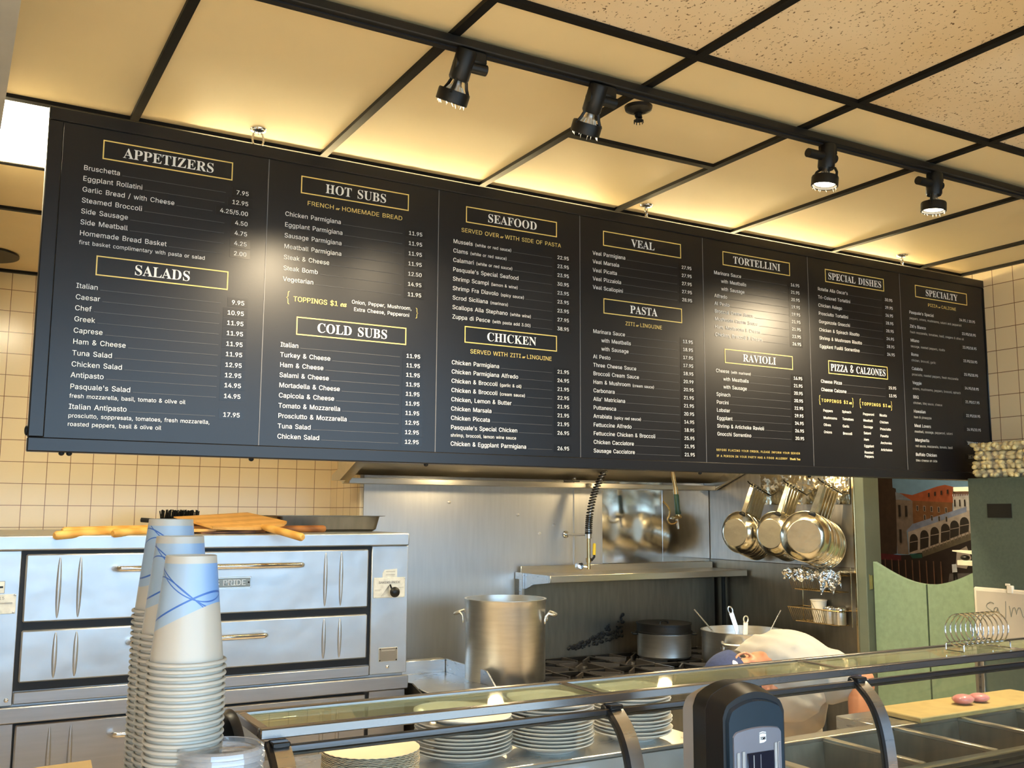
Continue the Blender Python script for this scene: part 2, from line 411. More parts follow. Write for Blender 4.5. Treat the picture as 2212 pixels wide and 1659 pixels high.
def rot_to(d):
    """matrix that turns +z to direction d"""
    return Vector((0, 0, 1)).rotation_difference(Vector(d).normalized()).to_matrix().to_4x4()

# ------------------------------------------------------------------ lettering (own outlines, 1/200 em)
GL = [{'A': (96, '3 0,40 102,55 102,93 0,79 0,57 60,53 74,46 96,49 96,43 74,38 60,17 0;22 28,22 40,74 40,74 28'),
 'B': (91, '12 0,12 102,48 102,58 101,66 98,72 94,76 88,79 82,80 75,77 64,71 57,63 53,63 52,73 49,80 41,84 27,83 20,80 13,75 8,69 4,60 1,49 0;25 11,49 11,59 13,66 16,70 21,71 27,68 37,61 44,50 46,25 46;25 57,48 57,58 59,65 65,67 74,66 81,63 86,57 89,48 90,25 90'),
 'C': (102, '53 -1,41 0,30 5,21 13,14 23,10 36,8 51,10 66,14 79,21 89,30 97,41 102,53 103,68 101,80 94,90 84,95 70,82 70,78 79,71 86,63 90,53 91,45 90,37 86,30 81,25 73,22 63,21 51,22 39,25 29,30 21,37 15,45 12,53 11,63 12,71 16,78 23,82 32,95 32,90 18,80 8,68 1'),
 'D': (100, '44 0,19 0,19 11,43 11,54 13,64 16,71 22,76 30,79 40,80 51,79 62,76 72,71 80,64 86,55 89,44 90,19 90,19 102,45 102,59 100,71 96,80 88,87 78,91 66,92 51,91 36,87 24,80 14,70 6,58 2;25 102,25 0,12 0,12 102'),
 'E': (84, '12 0,12 102,74 102,74 90,25 90,25 57,71 57,71 46,25 46,25 11,75 11,75 0'),
 'F': (82, '12 0,12 102,74 102,74 90,25 90,25 56,69 56,69 44,25 44,25 0'),
 'G': (104, '54 -1,41 0,30 5,21 13,14 23,9 36,8 51,9 66,14 79,21 89,30 97,41 102,53 103,68 101,81 94,90 83,95 70,82 70,77 79,71 85,63 90,53 91,44 90,37 86,30 81,25 73,22 63,21 51,22 39,25 29,30 21,37 15,45 12,54 11,62 11,69 14,75 19,79 25,82 32,83 40,87 40,57 40,57 51,96 51,96 40,94 28,90 18,84 10,75 4,65 0'),
 'H': (103, '12 0,12 102,25 102,25 58,78 58,78 102,91 102,91 0,78 0,78 46,25 46,25 0'),
 'I': (60, '6 0,6 11,24 11,24 90,6 90,6 102,54 102,54 90,37 90,37 11,54 11,54 0'),
 'K': (93, '21 29,21 43,28 52,35 61,42 69,73 102,90 102,46 55,46 55;12 0,12 102,25 102,25 67,25 45,25 39,25 0;74 0,38 52,46 62,90 0'),
 'L': (79, '12 0,12 102,25 102,25 11,72 11,72 0'),
 'M': (126, '12 0,12 102,30 102,55 37,57 32,60 25,62 17,64 10,61 10,64 17,66 24,68 32,70 37,95 102,114 102,114 0,101 0,101 58,101 65,101 74,101 83,101 91,103 91,100 82,96 73,93 64,91 58,68 0,57 0,34 58,32 64,29 72,26 82,22 91,24 91,24 83,24 74,24 66,24 58,24 0'),
 'N': (105, '12 0,12 102,27 102,69 37,73 30,78 21,83 11,81 11,80 22,80 31,80 39,80 102,93 102,93 0,77 0,40 58,35 66,30 76,22 90,24 91,24 77,25 66,25 58,25 0'),
 'O': (107, '53 -1,41 0,30 5,21 13,14 23,10 36,8 51,10 66,14 79,21 89,30 97,41 102,53 103,66 102,77 97,86 89,93 79,97 66,99 51,97 36,93 23,86 13,77 5,66 0;53 11,62 12,70 15,77 21,82 29,85 39,86 51,85 63,82 73,77 81,70 87,62 90,53 91,45 90,37 87,30 81,25 73,22 63,21 51,22 39,25 29,30 21,37 15,45 12'),
 'P': (89, '12 0,12 102,47 102,58 101,66 97,73 92,78 86,81 78,82 70,81 61,78 53,73 47,66 41,58 38,47 37,22 37,22 48,47 48,59 51,67 59,69 70,67 80,59 88,46 90,25 90,25 0'),
 'Q': (107, '49 32,63 32,74 17,77 13,94 -10,80 -10,69 5,66 9;53 -1,41 0,30 5,21 13,14 23,10 36,8 51,10 66,14 79,21 89,30 97,41 102,53 103,66 102,77 97,86 89,93 79,97 66,99 51,97 36,93 23,86 13,77 5,66 0;53 11,62 12,70 15,77 21,82 29,85 39,86 51,85 63,82 73,77 81,70 87,62 90,53 91,45 90,37 87,30 81,25 73,22 63,21 51,22 39,25 29,30 21,37 15,45 12'),
 'R': (90, '12 0,12 102,47 102,58 101,67 98,73 93,78 87,81 79,82 70,81 62,78 54,73 48,67 43,58 41,47 40,19 40,19 51,47 51,60 53,67 60,69 70,67 81,60 88,47 90,25 90,25 0;71 0,46 46,61 46,86 0'),
 'S': (89, '45 -2,34 -1,26 2,18 6,13 12,9 19,8 27,21 27,25 18,33 12,45 10,57 12,66 18,69 28,66 36,59 41,49 44,37 48,26 52,17 58,12 65,10 74,12 83,15 90,20 95,28 100,36 102,45 103,55 102,63 100,70 95,75 90,79 83,80 76,67 76,65 82,60 87,53 91,45 92,33 90,26 84,23 75,24 70,26 67,34 62,42 59,53 56,62 53,72 48,79 40,82 28,81 20,77 13,72 7,65 2,56 -1'),
 'T': (90, '6 90,6 102,83 102,83 90,51 90,51 0,39 0,39 90'),
 'U': (103, '52 -2,41 0,31 3,23 9,17 16,13 25,12 35,12 102,25 102,25 36,28 23,32 17,37 14,44 11,52 10,60 11,66 14,71 17,75 23,79 36,79 102,91 102,91 35,90 25,87 16,81 9,73 3,63 0'),
 'V': (96, '41 0,3 102,17 102,38 41,43 27,50 6,47 6,53 28,58 41,79 102,93 102,56 0'),
 'W': (137, '31 0,3 102,16 102,33 39,35 29,37 19,39 8,38 8,40 19,42 29,45 39,61 102,76 102,92 39,95 29,97 19,99 8,98 8,100 19,102 29,105 39,121 102,134 102,106 0,91 0,74 65,70 78,67 95,70 95,67 79,64 65,46 0'),
 'X': (95, '4 0,43 57,43 47,6 102,21 102,36 80,41 72,45 66,49 58,46 58,50 66,54 72,60 80,75 102,89 102,52 48,52 57,91 0,76 0,58 26,54 33,50 39,46 46,49 46,45 39,41 33,36 26,18 0'),
 'Y': (94, '41 0,41 42,3 102,18 102,38 69,44 58,50 46,45 46,50 59,56 69,76 102,91 102,54 42,54 0'),
 'Z': (88, '8 0,8 9,55 77,61 86,68 95,70 91,57 90,45 90,8 90,8 102,79 102,79 92,34 26,27 16,19 7,18 11,30 11,43 11,80 11,80 0'),
 'a': (78, '32 -2,19 1,10 9,7 15,6 22,9 32,16 39,25 42,36 44,47 45,53 47,55 51,55 51,53 59,48 64,39 66,30 64,24 60,20 55,8 58,16 69,27 75,39 77,48 76,57 72,64 64,67 50,67 0,55 0,55 10,54 10,50 5,43 0;34 9,46 12,53 19,55 28,55 38,52 36,46 35,40 34,35 34,27 32,21 28,18 21,20 14,26 10'),
 'b': (85, '46 -2,34 1,28 6,24 12,22 12,22 0,11 0,11 102,23 102,23 64,24 64,27 69,34 75,46 77,55 76,63 72,69 66,74 59,77 49,78 38,77 27,74 17,69 9,63 3,55 0;44 9,51 10,56 13,63 23,66 38,63 52,56 62,51 65,44 66,38 65,32 62,25 53,23 38,25 23,32 13,38 10'),
 'c': (79, '41 -2,32 0,23 3,16 9,11 17,8 27,7 37,8 49,11 58,16 66,23 72,32 76,41 77,52 75,61 71,68 64,72 55,61 52,58 58,54 62,48 65,41 66,35 65,29 62,22 52,19 37,22 23,29 13,35 10,41 9,49 10,54 13,58 18,61 23,73 20,68 11,61 4,52 0'),
 'd': (85, '39 -2,30 0,22 3,16 9,11 17,8 27,7 38,8 49,11 59,16 66,22 72,30 76,39 77,51 75,57 69,61 64,62 64,62 102,74 102,74 0,63 0,63 12,61 12,57 6,50 1;41 9,47 10,53 13,60 23,62 38,60 53,53 62,47 65,41 66,34 65,29 62,22 52,19 38,22 23,29 13,34 10'),
 'e': (81, '42 -2,32 0,23 3,16 9,11 17,8 26,7 37,8 48,11 58,16 66,23 72,31 76,41 77,53 75,64 68,71 56,74 39,74 34,15 34,15 44,68 44,62 40,60 54,53 63,47 65,41 66,35 65,29 63,22 54,19 42,19 36,22 21,26 16,30 12,42 9,51 11,57 15,61 21,73 18,67 8,57 1'),
 'f': (51, '46 76,46 65,1 65,1 76;16 0,16 86,19 97,27 104,37 106,44 105,49 104,45 94,43 94,39 95,34 94,31 92,28 84,28 0'),
 'g': (85, '41 -30,27 -28,16 -22,10 -14,20 -8,24 -13,31 -18,41 -19,50 -18,56 -15,61 -9,62 -1,62 14,61 14,57 8,50 3,39 1,30 2,23 5,16 11,11 18,8 27,7 38,8 49,11 59,16 66,22 72,30 76,39 77,51 75,58 69,62 64,63 64,63 76,74 76,74 -2,73 -11,70 -18,65 -23,58 -27;41 12,47 13,53 15,60 24,62 39,60 53,53 62,47 65,41 66,34 65,29 62,22 52,19 39,22 25,29 15,34 13'),
 'h': (82, '23 45,23 0,11 0,11 102,23 102,23 57,20 57,25 66,30 72,37 76,45 77,59 74,64 70,68 64,71 57,71 48,71 0,59 0,59 47,58 55,55 61,49 65,42 66,32 63,25 57'),
 'i': (33, '11 0,11 76,23 76,23 0;17 89,11 91,8 97,11 102,17 105,23 102,25 97,23 91'),
 'j': (33, '11 76,23 76,23 -6,20 -18,13 -26,1 -29,-2 -29,-2 -17,0 -17,5 -17,8 -14,11 -6;17 89,11 91,8 97,11 102,17 105,23 102,25 97,23 91'),
 'k': (76, '22 27,22 42,24 42,57 76,72 76,37 40,35 40;11 0,11 102,23 102,23 0;59 0,30 37,38 46,74 0'),
 'l': (38, '28 0,20 1,15 4,12 9,11 17,11 102,23 102,23 20,24 12,29 10,32 11,34 11,36 1,32 0'),
 'm': (122, '11 0,11 76,22 76,22 59,22 59,26 69,34 75,44 77,51 76,57 72,62 66,64 59,62 59,67 69,76 75,87 77,99 74,104 71,108 66,111 59,111 51,111 0,99 0,99 51,98 58,95 63,89 65,84 66,75 64,69 58,67 49,67 0,55 0,55 52,54 58,51 62,46 65,40 66,32 64,25 58,23 48,23 0'),
 'n': (82, '23 45,23 0,11 0,11 76,22 76,22 57,20 57,25 66,30 72,37 76,45 77,59 74,64 70,68 64,71 57,71 48,71 0,59 0,59 47,58 55,55 61,49 65,42 66,32 63,25 57'),
 'o': (83, '41 -2,32 0,23 3,16 9,11 17,8 27,7 37,8 49,11 58,16 66,23 72,32 76,41 77,51 76,60 72,67 66,72 58,75 49,76 37,75 27,72 17,67 9,60 3,51 0;41 9,48 10,54 13,61 23,64 37,61 52,54 62,48 65,41 66,35 65,29 62,22 52,19 37,22 23,29 13,35 10'),
 'p': (85, '11 -29,11 76,22 76,22 64,24 64,27 69,34 75,46 77,55 76,63 72,69 66,74 59,77 49,78 38,77 27,74 17,69 9,63 3,55 0,46 -2,35 1,28 6,24 12,23 12,23 -29;44 9,51 10,56 13,63 23,66 38,63 52,56 62,51 65,44 66,38 65,32 62,25 53,23 38,25 23,32 13,38 10'),
 'q': (85, '74 -29,62 -29,62 12,61 12,57 6,50 1,39 -2,30 0,22 3,16 9,11 17,8 27,7 38,8 49,11 59,16 66,22 72,30 76,39 77,51 75,57 69,61 64,63 64,63 76,74 76;41 9,47 10,53 13,60 23,62 38,60 53,53 62,47 65,41 66,34 65,29 62,22 52,19 38,22 23,29 13,34 10'),
 'r': (52, '11 0,11 76,22 76,22 64,23 64,26 69,30 73,36 76,43 77,46 77,49 77,49 64,46 65,41 65,32 63,25 57,23 47,23 0'),
 's': (73, '36 -2,22 1,12 8,7 19,19 21,21 16,25 12,36 9,43 10,49 12,52 16,54 21,51 27,42 31,30 34,21 37,14 42,11 47,9 55,10 61,13 66,23 74,37 77,51 74,60 68,65 58,54 55,49 63,44 66,37 67,31 66,26 63,23 60,22 55,25 49,34 45,46 42,55 39,61 34,65 28,66 21,65 15,62 9,58 5,52 1'),
 't': (45, '41 76,41 65,1 65,1 76;13 94,25 94,25 20,27 12,34 10,37 10,40 11,43 0,38 -1,34 -1,25 0,18 4,14 10,13 19'),
 'u': (82, '36 -1,23 2,18 6,14 12,11 19,11 28,11 76,23 76,23 29,24 21,27 15,33 11,40 10,50 12,57 19,59 31,59 76,71 76,71 0,60 0,60 18,61 18,57 9,51 3,44 0'),
 'v': (78, '33 0,3 76,17 76,33 31,37 17,41 4,37 4,41 17,45 31,61 76,74 76,45 0'),
 'w': (113, '28 0,5 76,17 76,27 43,31 27,35 8,33 8,37 27,41 43,50 76,63 76,72 43,76 27,80 8,78 8,83 27,87 43,96 76,109 76,86 0,74 0,64 34,61 45,58 56,55 68,58 68,55 56,53 45,50 34,40 0'),
 'x': (76, '4 0,34 44,34 34,6 76,20 76,29 61,36 51,41 41,35 41,40 51,47 61,56 76,70 76,42 34,42 43,72 0,57 0,46 17,40 27,35 36,41 36,36 27,30 17,18 0'),
 'y': (78, '9 -28,12 -17,14 -17,21 -18,26 -15,30 -7,33 0,3 76,17 76,33 31,37 17,41 4,37 4,40 17,45 31,61 76,74 76,41 -12,35 -21,28 -27,18 -29,13 -29'),
 'z': (76, '8 0,8 9,51 64,51 65,10 65,10 76,67 76,67 66,25 12,25 11,68 11,68 0'),
 '0': (91, '45 -1,35 0,26 5,19 12,14 23,11 36,10 51,11 66,14 79,19 89,26 97,35 102,45 103,56 102,65 97,72 89,77 79,80 66,81 51,80 36,77 23,72 12,65 5,56 0;45 10,52 11,58 15,63 21,66 29,69 51,66 73,63 81,58 87,52 91,45 92,38 91,33 87,28 81,25 73,22 51,25 29,28 21,33 15,38 11'),
 '1': (91, '15 0,15 11,78 11,78 0;55 102,55 0,42 0,42 90,42 90,17 72,17 85,40 102'),
 '2': (91, '13 0,13 9,47 46,56 56,62 65,64 74,62 84,55 90,45 92,34 89,28 83,25 72,13 72,14 81,17 88,22 95,29 99,36 102,45 103,54 102,61 99,67 95,72 89,75 82,76 74,74 64,67 52,53 36,31 12,31 11,78 11,78 0'),
 '3': (91, '44 -1,27 2,20 6,14 11,10 18,9 26,22 26,25 17,33 12,44 10,55 12,63 19,66 29,63 39,55 47,40 50,31 50,31 60,58 90,58 90,14 90,14 102,74 102,74 92,42 56,42 58,53 58,62 55,69 51,74 44,77 37,79 29,77 21,74 13,69 7,62 2,53 0'),
 '4': (91, '8 21,8 32,49 102,62 102,22 33,22 33,83 33,83 21;56 0,56 24,56 29,56 64,69 64,69 0'),
 '5': (91, '44 -1,36 0,28 2,22 6,17 12,13 19,12 26,24 26,28 18,35 12,44 10,55 13,63 21,66 32,63 44,55 52,44 55,33 54,26 49,13 51,19 102,73 102,73 90,30 90,27 60,27 60,36 65,46 67,59 64,69 57,76 46,78 33,77 23,74 15,69 8,62 3,54 0'),
 '6': (91, '45 -1,36 0,28 3,22 8,17 15,14 23,13 32,16 48,27 68,50 102,64 102,30 52,29 52,33 58,39 61,47 63,56 62,63 59,69 54,74 48,77 40,78 31,77 22,74 15,69 8,62 3,54 0;45 10,56 13,63 20,65 31,63 43,56 50,45 53,35 50,28 43,25 32,28 20,35 13'),
 '7': (91, '19 0,65 90,65 90,12 90,12 102,78 102,78 90,33 0'),
 '8': (91, '45 -1,36 0,27 2,20 7,15 12,11 19,10 27,13 39,20 48,31 53,31 53,24 56,19 62,15 68,14 76,15 83,18 90,23 95,29 100,37 102,45 103,54 102,61 100,67 95,72 90,75 83,76 76,75 68,72 62,67 56,60 53,60 53,70 48,77 39,80 27,79 19,76 12,70 7,63 2,55 0;45 10,57 12,65 18,67 28,64 38,57 45,45 47,34 45,26 38,23 28,26 18,33 12;45 58,55 60,61 66,64 75,62 84,55 90,45 92,35 90,29 84,27 75,29 66,36 60'),
 '9': (91, '45 103,54 102,62 99,69 94,74 87,77 79,78 69,75 54,63 34,40 0,26 0,60 50,61 50,57 44,51 40,44 39,35 40,27 43,21 47,17 54,14 61,13 70,14 79,17 87,22 94,29 99,36 102;45 92,35 89,28 81,25 70,28 59,35 51,45 49,56 51,63 59,65 70,63 81,56 89'),
 '&': (90, '39 -1,30 0,22 2,16 7,11 12,8 19,7 27,9 38,17 47,28 56,43 67,47 70,51 75,52 81,52 85,49 89,45 91,40 92,34 91,29 86,27 80,29 73,34 65,41 57,88 0,73 0,34 46,24 59,17 69,15 80,18 92,27 100,40 103,53 100,62 92,65 81,63 72,58 65,51 59,31 43,22 35,19 26,22 17,29 11,39 9,50 12,60 19,67 30,70 45,82 45,79 29,74 18,69 12,67 9,54 1'),
 '$': (89, '40 -15,40 117,49 117,49 -15;45 -2,34 -1,26 2,18 6,13 12,9 19,8 27,21 27,25 18,33 12,45 10,57 12,66 18,69 28,66 36,59 41,49 44,37 48,26 52,17 58,12 65,10 74,12 83,15 90,20 95,28 100,36 102,45 103,55 102,63 100,70 95,75 90,79 83,80 76,67 76,65 82,60 87,53 91,45 92,33 90,26 84,23 75,24 70,26 67,34 62,42 59,53 56,62 53,72 48,79 40,82 28,81 20,77 13,72 7,65 2,56 -1'),
 '.': (38, '19 -1,13 2,10 8,13 15,19 17,26 15,28 8,26 2'),
 ',': (38, '8 -24,14 14,27 14,17 -24'),
 "'": (41, '16 64,14 102,27 102,26 64'),
 '/': (50, '47 107,14 -15,3 -15,36 107'),
 '(': (55, '18 41,20 65,26 88,35 108,47 108,38 86,32 63,30 41,32 23,38 3,47 -19,35 -19,28 -4,22 11,19 26'),
 ')': (55, '7 -19,17 4,23 23,24 41,22 63,16 86,7 108,19 108,28 88,35 65,37 41,36 26,32 11,27 -4,19 -19'),
 '{': (55, '6 44,6 50,13 51,18 54,20 59,21 65,21 81,22 93,27 101,35 106,47 108,47 98,40 97,35 94,33 88,32 81,32 61,31 54,27 49,19 45;47 -19,35 -18,27 -13,22 -5,21 8,21 23,20 30,18 35,13 37,6 38,6 45,19 44,27 40,31 34,32 27,32 8,33 0,35 -5,40 -8,47 -9;6 38,6 51,18 51,18 38'),
 '}': (55, '49 44,35 45,27 49,24 54,22 61,22 81,22 88,19 94,15 97,7 98,7 108,20 106,28 101,32 93,34 81,34 65,35 59,37 54,42 51,49 50;7 -19,7 -9,15 -8,19 -5,22 0,22 8,22 27,24 34,27 40,35 44,49 45,49 38,42 37,37 35,35 30,34 23,34 8,32 -5,28 -13,20 -18;49 38,36 38,36 51,49 50'),
 '-': (91, '67 49,67 38,23 38,23 49')},
{'A': (87, '-2 0,-2 4,5 6,10 15,41 93,45 93,77 17,82 7,85 4,89 4,89 0,46 0,46 4,54 5,57 9,55 16,51 26,21 26,16 14,15 12,15 10,17 5,25 4,26 4,26 0;23 32,48 32,35 64'),
 'B': (89, '3 0,3 3,9 4,12 6,15 16,15 74,14 82,10 87,3 88,3 91,44 91,64 89,75 82,79 70,77 60,70 54,57 49,72 45,81 37,84 26,81 15,74 7,63 2,48 0;36 50,38 50,47 51,53 54,56 60,57 69,56 77,54 82,50 86,43 87,38 85,36 78;44 5,52 6,57 10,59 16,60 26,59 35,55 42,49 45,39 46,36 46,36 13,38 7'),
 'C': (94, '51 -2,39 -1,27 4,18 11,11 21,7 32,5 46,7 59,11 70,18 80,28 87,39 92,52 93,62 92,73 88,78 87,82 89,84 93,87 93,87 62,84 62,78 73,71 81,63 87,53 89,40 84,31 69,29 45,32 23,41 9,56 5,64 6,72 9,79 14,86 21,89 18,73 3'),
 'D': (99, '4 0,4 3,13 6,15 15,15 75,14 81,12 85,3 88,3 91,44 91,66 88,81 79,90 65,94 46,88 20,72 5,46 0;44 5,56 7,64 15,69 28,70 46,67 68,59 82,45 87,38 85,36 77,36 14,38 7'),
 'E': (88, '3 0,3 3,9 4,12 6,14 10,15 16,15 74,14 81,12 85,9 87,3 88,3 91,80 91,80 64,77 64,74 75,68 81,59 85,46 86,40 86,37 83,37 78,37 49,39 49,46 50,52 54,55 60,58 69,61 69,61 24,57 24,55 36,48 43,37 44,37 44,37 13,38 7,46 6,63 8,74 15,82 29,86 29,80 0'),
 'F': (81, '3 0,3 3,12 7,15 17,15 75,14 81,12 85,3 88,3 91,79 91,79 64,75 64,71 77,67 81,62 84,46 86,40 86,37 84,36 80,36 49,38 49,46 51,51 54,55 60,57 69,60 69,60 24,57 24,55 34,51 40,46 44,38 45,36 45,36 16,38 9,42 5,51 3,51 0'),
 'G': (102, '54 -2,40 -1,28 4,19 11,11 21,7 32,6 46,7 59,11 70,19 80,28 87,39 92,51 93,62 92,74 88,78 87,81 89,84 93,87 93,87 62,84 62,76 76,66 85,53 89,40 84,32 69,29 46,31 27,36 13,44 5,55 3,62 3,66 5,68 9,69 14,69 26,68 31,66 34,55 36,55 40,100 40,100 36,91 34,89 26,89 6,71 0'),
 'H': (105, '3 0,3 3,12 6,15 16,15 76,12 85,3 88,3 91,48 91,48 88,41 86,37 83,36 76,36 50,68 50,68 76,67 83,64 86,56 88,56 91,101 91,101 88,92 85,90 76,90 16,92 7,96 4,101 3,101 0,56 0,56 3,66 6,68 10,68 16,68 44,36 44,36 16,39 6,48 3,48 0'),
 'I': (52, '3 0,3 3,12 6,14 10,15 15,15 77,13 85,3 88,3 91,49 91,49 88,39 85,37 82,37 77,37 15,37 9,41 5,49 3,49 0'),
 'K': (102, '3 0,3 3,13 6,15 16,15 76,13 85,3 88,3 91,48 91,48 88,41 86,37 83,37 76,37 47,64 75,68 80,70 84,67 87,58 88,58 91,97 91,97 88,95 88,83 84,69 72,54 57,93 9,97 5,104 3,104 0,56 0,56 3,61 4,64 4,67 7,63 13,40 43,37 40,37 16,39 6,48 3,48 0'),
 'L': (85, '3 0,3 3,12 6,15 16,15 76,12 85,3 88,3 91,50 91,50 88,42 87,38 83,36 76,36 17,37 9,40 6,47 6,63 8,69 11,74 16,82 31,85 31,80 0'),
 'N': (99, '81 -2,21 70,21 16,24 6,33 3,33 0,4 0,4 3,11 5,14 8,15 16,15 78,7 87,4 88,4 91,31 91,78 34,78 75,77 83,74 86,66 88,66 91,96 91,96 88,87 85,84 75,84 -2'),
 'O': (105, '52 -2,43 -1,34 1,19 12,13 19,9 27,6 36,6 46,6 55,9 64,13 72,19 79,26 85,34 90,43 92,53 93,63 92,71 90,86 80,96 65,99 55,100 46,99 36,96 27,92 19,86 12,71 1,62 -1;53 2,66 7,73 22,76 46,74 64,70 78,62 86,52 89,39 84,32 69,29 46,31 27,35 13,43 5'),
 'P': (84, '3 0,3 3,12 6,15 16,15 76,12 85,3 88,3 91,43 91,57 90,67 88,73 84,78 80,81 73,82 66,80 56,73 48,63 43,48 41,36 41,36 16,39 6,48 3,48 0;36 46,40 46,49 47,54 51,57 57,58 66,58 75,55 81,50 85,43 86,38 85,36 80'),
 'R': (95, '3 0,3 3,12 6,15 16,15 76,12 85,3 88,3 91,43 91,61 90,73 85,81 78,83 67,78 53,63 45,86 10,90 5,96 3,96 3,96 0,68 0,40 42,36 42,36 16,39 6,48 3,48 0;36 47,41 47,50 48,56 52,60 58,61 67,59 78,54 84,45 86,38 84,36 77'),
 'S': (78, '9 -2,9 32,12 32,17 19,22 10,30 5,39 3,46 4,51 7,55 12,56 18,53 26,45 32,33 38,22 44,15 51,11 58,10 66,11 74,13 81,18 86,23 90,30 92,37 93,46 92,56 90,58 89,60 89,63 90,64 93,68 93,68 64,64 64,59 77,50 86,39 89,33 88,28 85,25 81,24 76,25 71,27 67,38 61,51 55,63 47,70 38,72 27,71 19,68 12,63 6,56 2,48 -1,38 -2,32 -2,25 0,20 2,17 2,14 1,12 -2'),
 'T': (85, '18 0,18 3,25 4,28 6,30 10,31 16,31 87,30 87,20 85,13 81,8 73,6 64,2 64,2 91,82 91,82 63,79 63,75 76,67 84,54 87,53 87,53 16,53 10,55 6,59 4,66 3,66 0'),
 'U': (98, '50 -3,34 0,23 6,17 16,15 31,15 76,12 85,3 88,3 91,48 91,48 88,40 86,37 83,36 76,36 28,37 18,41 10,46 6,55 4,68 7,76 17,78 32,78 76,76 85,66 88,66 91,95 91,95 88,87 84,84 76,84 36,82 18,76 6,65 0'),
 'V': (86, '42 -3,9 76,4 84,-3 88,-3 91,42 91,42 88,33 86,30 82,32 76,52 29,70 75,71 82,68 86,60 88,60 91,88 91,88 88,82 85,76 77,46 -3'),
 'Y': (85, '20 0,20 3,30 6,32 16,32 36,9 77,3 86,0 87,-3 88,-3 91,41 91,41 88,39 88,33 86,31 83,33 78,50 45,67 73,70 82,67 86,60 88,59 88,59 91,88 91,88 88,82 85,77 78,54 41,54 16,56 6,66 3,66 0'),
 'Z': (88, '4 0,4 2,55 86,43 86,28 84,19 77,12 63,9 63,11 91,81 91,81 89,31 6,48 6,60 7,70 12,77 21,81 33,85 33,81 0'),
 'h': (76, '4 0,4 3,9 5,10 11,10 80,9 86,4 88,4 91,30 91,30 53,38 61,49 64,58 61,64 54,66 42,66 11,67 5,73 3,73 0,40 0,40 3,41 3,46 5,47 11,47 43,46 52,44 54,41 54,35 52,30 47,30 11,31 5,36 3,36 0'),
 'a': (69, '51 -2,43 0,40 7,30 0,19 -2,13 -1,8 2,5 7,4 13,6 21,13 27,24 33,40 38,40 48,37 56,30 59,23 58,21 55,23 51,25 46,22 40,15 38,9 41,7 47,10 56,19 62,32 64,45 62,53 58,57 52,59 42,59 12,59 8,61 7,64 8,66 6,59 0;30 7,35 8,40 13,40 34,28 28,24 17,25 9'),
 'n': (76, '4 0,4 3,9 5,10 11,10 51,9 57,4 59,4 62,30 62,30 53,38 61,49 64,58 61,64 54,66 42,66 11,67 5,73 3,73 0,40 0,40 3,41 3,46 5,47 11,47 43,46 52,44 54,41 54,35 52,30 47,30 11,31 5,36 3,36 0'),
 'k': (72, '3 0,3 3,9 5,10 11,10 80,9 86,4 88,4 91,30 91,30 34,45 50,49 56,47 58,42 59,41 59,41 62,69 62,69 59,62 57,55 52,44 42,69 7,75 3,75 0,42 0,42 3,43 3,47 4,48 6,46 10,33 29,30 27,30 11,31 5,36 3,36 0'),
 'o': (67, '34 -2,25 -1,18 2,12 7,8 14,5 22,4 31,5 40,8 48,12 54,18 59,25 63,34 64,42 63,49 60,55 55,60 48,62 40,63 31,62 22,60 14,55 7,49 2,42 -1;34 2,39 4,42 8,43 16,44 31,43 45,42 54,38 58,34 60,29 58,26 54,23 31,24 16,26 8,29 4'),
 'u': (75, '26 -2,18 -1,13 3,10 10,9 19,9 50,8 56,2 59,2 62,28 62,28 15,30 9,35 7,41 9,46 13,46 50,44 57,38 59,38 62,65 62,65 14,66 8,72 6,72 3,60 1,46 -2,46 8,37 1')},
{'o': (63, '19 -2,11 0,4 4,-1 11,-2 20,1 34,10 48,21 58,28 61,35 62,44 60,51 56,56 49,57 41,54 26,46 12,34 2,27 -1;21 3,27 6,32 15,37 26,40 38,41 48,39 55,34 58,28 54,23 46,18 34,15 22,14 12,16 5'),
 'r': (52, '-3 0,8 42,10 48,10 51,9 54,5 55,4 55,3 58,30 62,23 38,29 49,34 56,39 60,44 62,50 60,52 53,50 46,44 44,40 45,37 48,36 48,31 45,25 35,19 19,13 0'),
 'e': (54, '17 -2,9 0,3 4,-1 11,-2 20,1 34,10 48,22 58,29 61,35 62,41 61,46 59,49 55,50 50,48 42,41 35,31 29,16 25,15 18,17 10,24 7,32 10,39 19,43 17,32 3;17 29,28 34,36 42,39 52,37 56,34 57,30 56,25 50,21 41'),
 'a': (67, '11 -2,5 -1,0 3,-3 8,-4 15,-1 29,6 44,17 55,25 60,33 62,40 60,43 53,45 61,59 61,48 22,46 15,46 11,48 8,52 10,57 17,60 16,50 3,39 -2,33 0,31 7,31 10,32 15,22 2,17 -1;19 8,25 11,30 19,35 29,38 40,40 50,38 54,34 56,28 53,22 44,17 32,14 23,13 16,14 10')}]
_tess = {}
